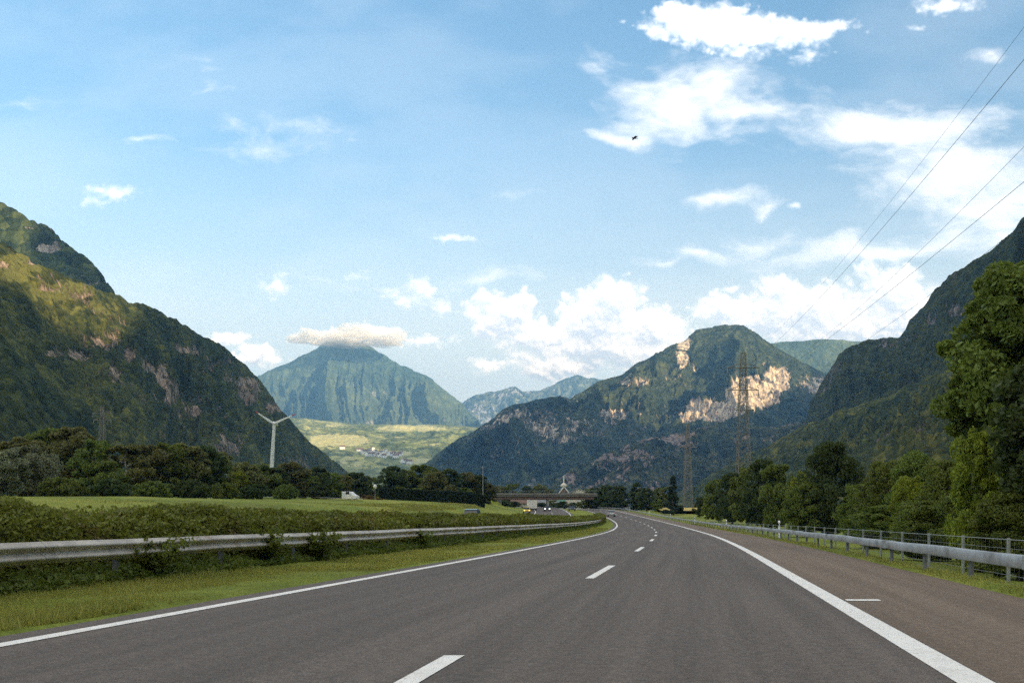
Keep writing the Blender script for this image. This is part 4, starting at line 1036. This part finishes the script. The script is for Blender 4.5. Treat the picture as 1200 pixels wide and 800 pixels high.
# chapel-like building with a lantern tower behind the bridge
def chapel():
    Y = 620.0; x = px(661, Y); z = G(x, Y)
    r = tag(empty('chapel', (x, Y, z)), 'gabled building with a small lantern tower and spire behind the bridge', 'building')
    zw = pz(578.5, Y) - z; za = pz(570.5, Y) - z; hw = px(668.5, Y) - px(661.2, Y)
    b = bmesh.new()
    pts = [(-hw * .85, -1), (hw * .85, -1), (hw * .85, zw), (0, za), (-hw * .85, zw)]
    f0 = [b.verts.new((a, 0, c)) for a, c in pts]; f1 = [b.verts.new((a, 12, c)) for a, c in pts]
    b.faces.new(f0); b.faces.new(f1[::-1])
    for i in range(5): b.faces.new((f0[i], f0[(i + 1) % 5], f1[(i + 1) % 5], f1[i]))
    bmesh.ops.recalc_face_normals(b, faces=b.faces[:]); bm_obj('wall', b, M['rooftile'], r)
    for sx in (-1, 1):
        b = bmesh.new(); bm_bar(b, (0, -.3, za + .3), (sx * hw, -.3, zw - .6), .30, 4); bm_obj('gable_trim', b, M['white'], r)
        b = bmesh.new(); q = [(0, za + .25), (sx * hw, zw - .5)]
        v4 = [b.verts.new((q[0][0], 0, q[0][1])), b.verts.new((q[1][0], 0, q[1][1])), b.verts.new((q[1][0], 12.4, q[1][1])), b.verts.new((q[0][0], 12.4, q[0][1]))]
        fz = b.faces.new(v4); ex = bmesh.ops.extrude_face_region(b, geom=[fz]); bmesh.ops.translate(b, verts=[e for e in ex['geom'] if isinstance(e, bmesh.types.BMVert)], vec=(0, 0, .3))
        bm_obj('roof', b, M['roofgrey'], r)
    b = bmesh.new(); bm_box(b, (px(665, Y) - x, -.2, pz(588, Y) - z), (4.2, .3, 3.6)); bm_obj('annex_wall', b, M['white'], r)
    b = bmesh.new(); bm_bar(b, (0, 2, za - 1), (0, 2, pz(568.5, Y) - z), 1.3, 10); bm_bar(b, (0, 2, pz(569.5, Y) - z), (0, 2, pz(568, Y) - z), 2.3, 10); bm_bar(b, (0, 2, pz(568, Y) - z), (0, 2, pz(565.3, Y) - z), 2.1, 10, .6)
    bm_obj('lantern', b, M['plaster'], r)
    b = bmesh.new(); bm_bar(b, (0, 2, pz(566, Y) - z), (0, 2, pz(556.5, Y) - z), .42, 8, .12); bmesh.ops.create_uvsphere(b, u_segments=10, v_segments=6, radius=.45, matrix=Matrix.Translation((0, 2, pz(559, Y) - z)))
    bm_obj('spire', b, M['white'], r)
chapel()
house('warehouse', px(677, 480), 480, G(px(677, 480), 480), 10, 16, pz(579, 480) - G(px(677, 480), 480), pz(573, 480) - pz(579, 480), M['plaster'], M['roofgrey'], 'grey-roofed building between the bridge end and the dark trees', 'building', rz=R(90))
for i, (u, v, Y, rf, lab) in enumerate([(612, 586, 520, 'rooftile', 'brown-roofed house seen left of the white truck under the bridge'), (640, 587, 540, 'roofgrey', 'pale house seen just right of the white truck under the bridge'),
                                         (650, 585, 560, 'greenpaint', 'green-roofed shed under the middle of the bridge')]):
    x = px(u, Y); z = G(x, Y)
    house('house', x, Y, z, 9, 11, max(2.5, pz(v + 3, Y) - z), 2.2, M['plaster'], M[rf], lab, rz=R(10 * i))
# village on the far hillside
bpy.context.view_layer.update()
dg = bpy.context.evaluated_depsgraph_get()
def drop(x, y):
    hit = sc.ray_cast(dg, Vector((x, y, 3000)), Vector((0, 0, -1)))
    return hit[1].z if hit[0] else 0.0
def ray_uv(u, v):
    d = Vector(((u - 600) / F, 1.0, (608 - v) / F)).normalized()
    o = Vector((0, 0, CAMZ)) + d * 2600
    h = sc.ray_cast(dg, o, d)
    return h[1] if h[0] else None
vill = [(401, 526), (422, 529), (427, 531), (433, 531), (437, 534), (440, 531), (444, 535), (447, 532), (450, 536), (455, 533), (458, 534), (461, 533), (464, 536), (468, 534), (432, 534), (474, 542), (480, 543), (436, 528), (452, 530), (470, 533)]
hp = None
for i, (u, v) in enumerate(vill):
    p3 = ray_uv(u, v)
    if p3 is None: continue
    lab = 'small pale house in the sunlit village on the hillside below the pyramid peak'
    if hp is None:
        hp = house('house', p3.x, p3.y, p3.z, 13, 22, 11, 5, M['white'], M['rooftile'], lab, rz=.3, group='village houses on the far hillside', detail=False)
    else:
        o = hp.copy(); COL.objects.link(o); o.location = p3; o.rotation_euler[2] = random.uniform(-1.2, 1.2); sc_ = random.uniform(.7, 1.4); o.scale = (sc_, sc_, 1)
        for ch in list(hp.children):
            c = ch.copy(); COL.objects.link(c); c.parent = o

# poles and a lamp
def pole(name, u, v0, v1, Y, rad, label, head=None):
    x = px(u, Y); z = G(x, Y); zt = pz(v0, Y)
    r = tag(empty(name, (x, Y, z)), label, 'pole')
    b = bmesh.new(); bm_bar(b, (0, 0, -.2), (0, 0, zt - z), rad, 8, rad * .7); bm_obj('post', b, M['fencepost'], r)
    if head:
        b = bmesh.new(); bmesh.ops.create_uvsphere(b, u_segments=14, v_segments=8, radius=head, matrix=Matrix.Translation((0, 0, zt - z)) @ Matrix.Diagonal((1, 1, 1.15, 1))); bm_obj('lamp_globe', b, M['white'], r, smooth=True)
    else:
        b = bmesh.new(); bm_box(b, (0, 0, zt - z - .3), (1.5, .1, .1)); bm_obj('cross_arm', b, M['fencepost'], r)
pole('lamp_post', 439.5, 570, 580, 215, .06, 'slim lamp post with a white globe beside the rust coloured shrub', .38)
pole('utility_pole', 566, 546, 575, 290, .13, 'slender pole at the right end of the clump left of the bridge')
pole('utility_pole', 763, 563, 600, 380, .14, 'slender pole among the far trees before the yellow field')

# bird
def bird():
    Y = 60.0; r = tag(empty('bird', (px(743.5, Y), Y, pz(162, Y)), R(20)), 'small dark bird gliding high in the blue sky', 'bird')
    b = bmesh.new(); bmesh.ops.create_uvsphere(b, u_segments=12, v_segments=8, radius=.05, matrix=Matrix.Diagonal((2.6, 1, .9, 1)))
    bmesh.ops.create_uvsphere(b, u_segments=8, v_segments=6, radius=.03, matrix=Matrix.Translation((-.14, 0, .015)))
    bm_obj('body', b, M['rubber'], r, smooth=True)
    for s in (-1, 1):
        b = bmesh.new(); vs = [(-.06, .03 * s, .02), (.07, .03 * s, .02), (.10, .17 * s, .05), (.07, .34 * s, .0), (.03, .34 * s, .0), (-.05, .18 * s, .055)]
        f = b.faces.new([b.verts.new(q) for q in vs]); ex = bmesh.ops.extrude_face_region(b, geom=[f]); bmesh.ops.translate(b, verts=[e for e in ex['geom'] if isinstance(e, bmesh.types.BMVert)], vec=(0, 0, .012))
        bmesh.ops.recalc_face_normals(b, faces=b.faces[:]); bm_obj('wing', b, M['rubber'], r)
    b = bmesh.new(); f = b.faces.new([b.verts.new(q) for q in ((.10, .02, 0), (.10, -.02, 0), (.21, -.05, 0), (.21, .05, 0))]); ex = bmesh.ops.extrude_face_region(b, geom=[f]); bmesh.ops.translate(b, verts=[e for e in ex['geom'] if isinstance(e, bmesh.types.BMVert)], vec=(0, 0, .012))
    bm_obj('tail', b, M['rubber'], r)
bird()

# ------------------------------------------------------------------ haze
def haze(density):
    bm_ = bmesh.new(); x0, x1, y0, y1, z0, z1 = -8800, 9200, -3800, 13800, -1700, 1840
    bm_box(bm_, ((x0 + x1) / 2, (y0 + y1) / 2, (z0 + z1) / 2), (x1 - x0, y1 - y0, z1 - z0))
    m = bpy.data.materials.new('haze_air'); m.use_nodes = True; nt = m.node_tree; nt.nodes.clear()
    o = nt.nodes.new('ShaderNodeOutputMaterial'); v = nt.nodes.new('ShaderNodeVolumePrincipled')
    v.inputs['Color'].default_value = (.25, .57, 1.0, 1); v.inputs['Density'].default_value = density; v.inputs['Anisotropy'].default_value = .1
    nt.links.new(v.outputs[0], o.inputs['Volume'])
    tag(bm_obj('haze', bm_, m), kind='stuff')
haze(8.5e-5)

def cap_cloud():
    m = bpy.data.materials.new('cloud_vapour'); m.use_nodes = True; nt = m.node_tree; nt.nodes.clear()
    o = nt.nodes.new('ShaderNodeOutputMaterial'); v = nt.nodes.new('ShaderNodeVolumePrincipled')
    v.inputs['Color'].default_value = (1, .97, .93, 1); v.inputs['Density'].default_value = .006; v.inputs['Anisotropy'].default_value = -.55
    nt.links.new(v.outputs[0], o.inputs['Volume'])
    bm_ = bmesh.new(); Yc = 8650.0
    bmesh.ops.create_icosphere(bm_, subdivisions=6, radius=1.0)
    from mathutils import noise as mn
    for q in bm_.verts:
        c = q.co.normalized()
        f = 1 + .55 * (mn.fractal(Vector((c.x * 2.6, c.y * 1.6, c.z * 1.2)) + Vector((4, 2, 7)), 1.0, 2.0, 5)) + .18 * mn.fractal(Vector((c.x * 9, c.y * 5, c.z * 3)), 1.0, 2.0, 4)
        up = 1.0 if c.z > 0 else .55
        lump = 1 + .35 * math.sin(c.x * 7 + 1.3) * (c.z > 0)
        q.co = Vector((c.x * 500 * (.6 + .4 * f), c.y * 230 * f, c.z * 88 * f * up * lump))
    ob = bm_obj('cloud', bm_, m, smooth=True); ob.location = (px(412, Yc), Yc, pz(399, Yc))
    tag(ob, kind='stuff')
cap_cloud()

# ------------------------------------------------------------------ sky with clouds
w = bpy.data.worlds.new('World'); sc.world = w; w.use_nodes = True
nt = w.node_tree; nt.nodes.clear(); t = NT(nt)
sky = t.n('ShaderNodeTexSky', sky_type='NISHITA', sun_disc=False, sun_elevation=SUN_EL, air_density=1.0, dust_density=1.6, ozone_density=1.6, altitude=450)
SUNV = Vector((Sh[0] * math.cos(SUN_EL), Sh[1] * math.cos(SUN_EL), math.sin(SUN_EL)))
sky.sun_rotation = math.atan2(SUNV.x, SUNV.y)
skyc = t.mix(1.0, sky.outputs[0], (.80, .93, .90), 'MULTIPLY')
dirv = t.n('ShaderNodeTexCoord').outputs['Generated']
sp = t.n('ShaderNodeSeparateXYZ', i={0: dirv})
az = t.math('ARCTAN2', sp.outputs[0], sp.outputs[1]); el = t.math('ARCSINE', sp.outputs[2])
AZ0, AZ1, EL0, EL1 = -.62, .62, -.02, .62
def cloud_map():
    """cloud cover of the sky as a function of azimuth and elevation, computed from noise: colour and coverage"""
    Wd, Hd = 1500, 780
    azs = np.linspace(AZ0, AZ1, Wd); els = np.linspace(EL0, EL1, Hd)
    A, E = np.meshgrid(azs, els)
    u = 600 + F * np.tan(A); v = 608 - F * np.tan(E) / np.cos(A)
    def warp(x, y, sc_, am, sy=1.0, o=4, k=0):
        return x + (fbm(x / sc_ + k, y / sc_ * sy, o) - .5) * 2 * am, y + (fbm(x / sc_ + 50 + k, y / sc_ * sy + 20, o) - .5) * 2 * am / sy
    def field(bl, x, y, kk):
        cur = None
        for (cu, cv, ru, rv, st) in bl:
            l = st - np.sqrt(((x - cu) / ru) ** 2 + ((y - cv) / rv) ** 2)
            cur = l if cur is None else np.maximum(cur, l) + np.clip(kk - np.abs(cur - l), 0, None) ** 2 / (4 * kk)
        return cur
    x, y = warp(u, v, 60, 14); x, y = warp(x, y, 22, 7, k=7); x, y = warp(x, y, 8, 3.0, k=3)
    f = field(cum, x, y, .35)
    sx, sy = warp(u, v, 20, 8, k=11)
    bil = 1 - np.sqrt(np.clip(worley(sx / 17, sy / 15), 0, 1)); bil2 = 1 - worley(sx / 8 + 5, sy / 7); bil3 = 1 - worley(u / 4 + 9, v / 3.6)
    det = (bil - .3) * .75 + (bil2 - .45) * .34 + (bil3 - .45) * .08 + (fbm(u / 26, v / 20, 6, .58) - .5) * 1.1
    d = f + det * .62
    small = sstep(.0, .35, f + .1)
    al = sstep(-.10, .46, d)
    wis = sstep(.35, .75, fbm(u / 34 + 3, v / 18, 6, .6))
    # the small scattered puffs are softer and more ragged
    x2, y2 = warp(u, v, 26, 5, k=21); x2, y2 = warp(x2, y2, 9, 2.6, k=23)
    fs = field(puff, x2, y2, .5)
    n2 = (fbm(u / 15, v / 10, 6, .62) - .5) * 1.5 + (1 - worley(u / 9, v / 7.5) - .45) * .45
    d2 = fs * .9 + n2 * .75
    al2 = sstep(-.05, .85, d2) * .92
    al = np.maximum(al, al2); d = np.maximum(d, d2 * .6)
    al = al * (1 - .55 * wis * (1 - sstep(.2, .8, d)))
    # self shading: how much cloud lies towards the light (up and right, in front)
    D = np.clip(d, 0, 1.2); acc = np.zeros_like(D)
    for k in range(1, 15):
        st = int(k * 2.6); acc += np.roll(np.roll(D, -int(st * .9), axis=0), int(st * -.35), axis=1) * (1.0 / (1 + k * .08))
    sh = np.exp(-acc * .26)
    relief = np.clip((d - np.roll(np.roll(d, -4, axis=0), -2, axis=1)) * 1.1, -.3, .3)
    lit = np.clip(sh * 1.15 + relief + .10 * (1 - sstep(0, .6, d)), 0, 1)
    low = sstep(.03, .30, E)
    wa = np.stack([1.8 - .80 * low, 1.30 - .32 * low, .80 + .15 * low], -1); shd = np.stack([.34 + .46 * low, .26 + .57 * low, .16 + .74 * low], -1)
    top = sstep(.25, .4, E)
    shd = shd + (.93 - shd) * (.7 * top)[..., None]
    cc = shd + (wa - shd) * lit[..., None]
    cc = cc * (CL * (1.55 - .55 * low))[..., None]
    # high thin clouds
    x, y = warp(u, v, 150, 46, 1.5); x, y = warp(x, y, 50, 16, 1.8, k=5)
    ff = field(cir, x, y, .5)
    cn = fbm((x + y * .5) / 60, (y - x * .12) / 16, 6, .6)
    cn2 = fbm(u / 30, v / 18, 6, .6)
    ci = sstep(-.05, 1.0, ff + (cn - .5) * .75 + (cn2 - .5) * .55)
    veil = .09 * sstep(.35, .7, fbm(u / 220, v / 90 + 8, 5, .55))
    ci = np.clip(ci * .95 + veil, 0, 1)
    cic = np.stack([np.full_like(ci, 1.0), np.full_like(ci, .965), np.full_like(ci, .92)], -1) * CI * (1.25 - .25 * low)[..., None]
    va = np.interp(E, [0, .12, .17, .25, .34, .46, .55], [.92, .88, .74, .30, .05, .0, 0]) * (.88 + .24 * fbm(u / 300, v / 60 + 4, 4))
    va = np.clip(va, 0, 1)
    vc = np.array([5.5, 5.1, 4.2])
    b_a = ci * (1 - al); c_a = va * (1 - al) * (1 - ci)
    out_a = al + b_a + c_a
    rgb = (cc * al[..., None] + cic * b_a[..., None] + vc * c_a[..., None]) / np.clip(out_a, 1e-4, None)[..., None]
    ed = sstep(AZ0, AZ0 + .08, A) * (1 - sstep(AZ1 - .08, AZ1, A)) * (1 - sstep(EL1 - .1, EL1, E))
    out_a = out_a * ed
    im = bpy.data.images.new('cloud_map', Wd, Hd, alpha=True, float_buffer=True, is_data=True)
    im.alpha_mode = 'CHANNEL_PACKED'
    px_ = np.concatenate([rgb, out_a[..., None]], -1).astype(np.float32)
    im.pixels.foreach_set(px_.ravel()); im.update(); im.pack()
    return im
CL, CI = 6.4, 6.0
cum = [(590, 372, 41, 30, 1), (612, 352, 23, 10, 1), (572, 385, 23, 15, 1), (635, 396, 66, 23, 1), (705, 380, 56, 41, 1), (724, 350, 29, 25, 1), (768, 395, 41, 32, 1), (700, 415, 97, 28, 1), (655, 433, 59, 14, 1), (768, 422, 59, 23, 1), (640, 442, 38, 9, 1),
       (845, 366, 34, 22, 1), (912, 340, 29, 20, 1), (895, 372, 59, 28, 1), (955, 370, 52, 34, 1), (1046, 350, 50, 39, 1.05), (1000, 385, 86, 25, 1), (1085, 376, 63, 18, 1),
       (402, 398, 62, 12, 1), (432, 395, 48, 11, 1), (262, 400, 34, 14, 1), (300, 424, 32, 14, 1), (835, 30, 74, 20, 1.05), (885, 36, 84, 19, 1.05), (950, 28, 44, 14, 1), (800, 24, 36, 14, 1)]
puff = [(494, 338, 20, 20, 1), (478, 353, 16, 13, .9), (515, 361, 17, 15, .9), (455, 342, 30, 10, .7), (130, 226, 36, 10, 1), (104, 237, 24, 9, .85), (326, 337, 24, 15, .9), (528, 280, 36, 7, .8), (950, 68, 30, 13, .8), (1112, 5, 46, 13, 1), (572, 427, 36, 12, .8),
        (500, 400, 50, 10, .6), (933, 238, 18, 9, .55), (420, 322, 26, 8, .5), (1078, 34, 18, 8, .6), (670, 366, 24, 14, .6), (860, 340, 24, 10, .6), (870, 60, 60, 12, .7), (350, 400, 30, 8, .5)]
cir = [(800, 110, 110, 60, .95), (860, 95, 90, 40, .7), (740, 148, 90, 13, .7), (710, 70, 80, 30, .35), (900, 130, 130, 30, .75), (990, 150, 130, 26, .65), (1070, 150, 130, 44, 1.1), (1120, 200, 130, 60, 1.0), (1190, 245, 130, 56, .95), (1060, 292, 170, 17, .95), (1150, 60, 60, 24, .5), (1180, 300, 100, 30, .6),
       (840, 232, 80, 14, .75), (905, 240, 60, 12, .45), (820, 294, 110, 17, .8), (900, 270, 80, 20, .7), (760, 308, 80, 9, .55), (170, 174, 60, 12, .45), (235, 122, 70, 18, .45), (290, 165, 110, 34, .50), (230, 80, 130, 50, .28), (380, 170, 120, 60, .3), (60, 110, 90, 30, .08), (560, 330, 230, 36, .3), (400, 330, 170, 40, .2), (600, 240, 170, 40, .12)]
q = t.n('ShaderNodeCombineXYZ', i={0: t.math('MULTIPLY_ADD', az, 1 / (AZ1 - AZ0), -AZ0 / (AZ1 - AZ0)), 1: t.math('MULTIPLY_ADD', el, 1 / (EL1 - EL0), -EL0 / (EL1 - EL0)), 2: 0.0}).outputs[0]
ci_ = t.n('ShaderNodeTexImage', image=cloud_map(), extension='CLIP', interpolation='Linear', i={0: q})
# unseen broken cloud behind the camera and overhead, brightened to light the ground
gn = t.ss(t.noise(t.vm('MULTIPLY', dirv, (1, 1, 2.5)), 2.2, 4, .6), .40, .62)
back = t.math('MULTIPLY', t.math('MULTIPLY', gn, t.ss(t.math('MULTIPLY_ADD', sp.outputs[2], .9, t.math('MULTIPLY', sp.outputs[1], -1.0)), -.25, .30)), .85)
c1 = t.mix(back, skyc, (9.8, 8.7, 7.2))
c1 = t.mix(ci_.outputs['Alpha'], c1, ci_.outputs['Color'])
bg = t.n('ShaderNodeBackground', i={'Color': c1, 'Strength': 0.12})
wo = t.n('ShaderNodeOutputWorld'); nt.links.new(bg.outputs[0], wo.inputs[0])
w.cycles.sampling_method = 'MANUAL'; w.cycles.sample_map_resolution = 512

sun = bpy.data.lights.new('sun', 'SUN'); sun.energy = 5.0; sun.angle = R(.5); sun.color = (1.0, .74, .42)
so = bpy.data.objects.new('sun', sun); link(so); so.rotation_euler = SUNV.to_track_quat('Z', 'Y').to_euler()

# ------------------------------------------------------------------ camera
cam = bpy.data.cameras.new('camera'); co = bpy.data.objects.new('camera', cam); link(co)
co.location = (0, 0, CAMZ); co.rotation_euler = (R(90), 0, 0)
cam.sensor_width = 36; cam.lens = 36; cam.shift_y = 208 / 1200; cam.clip_start = .1; cam.clip_end = 40000
sc.camera = co
sc.view_settings.view_transform = 'Standard'; sc.view_settings.look = 'None'; sc.view_settings.gamma = 1; sc.view_settings.exposure = 1.33
cy = sc.cycles if hasattr(sc, 'cycles') else None
sc.render.engine = 'CYCLES'
sc.cycles.use_denoising = False
sc.cycles.max_bounces = 5; sc.cycles.diffuse_bounces = 2; sc.cycles.glossy_bounces = 2; sc.cycles.transmission_bounces = 3; sc.cycles.volume_bounces = 0; sc.cycles.transparent_max_bounces = 4
sc.cycles.use_adaptive_sampling = True; sc.cycles.adaptive_threshold = .008
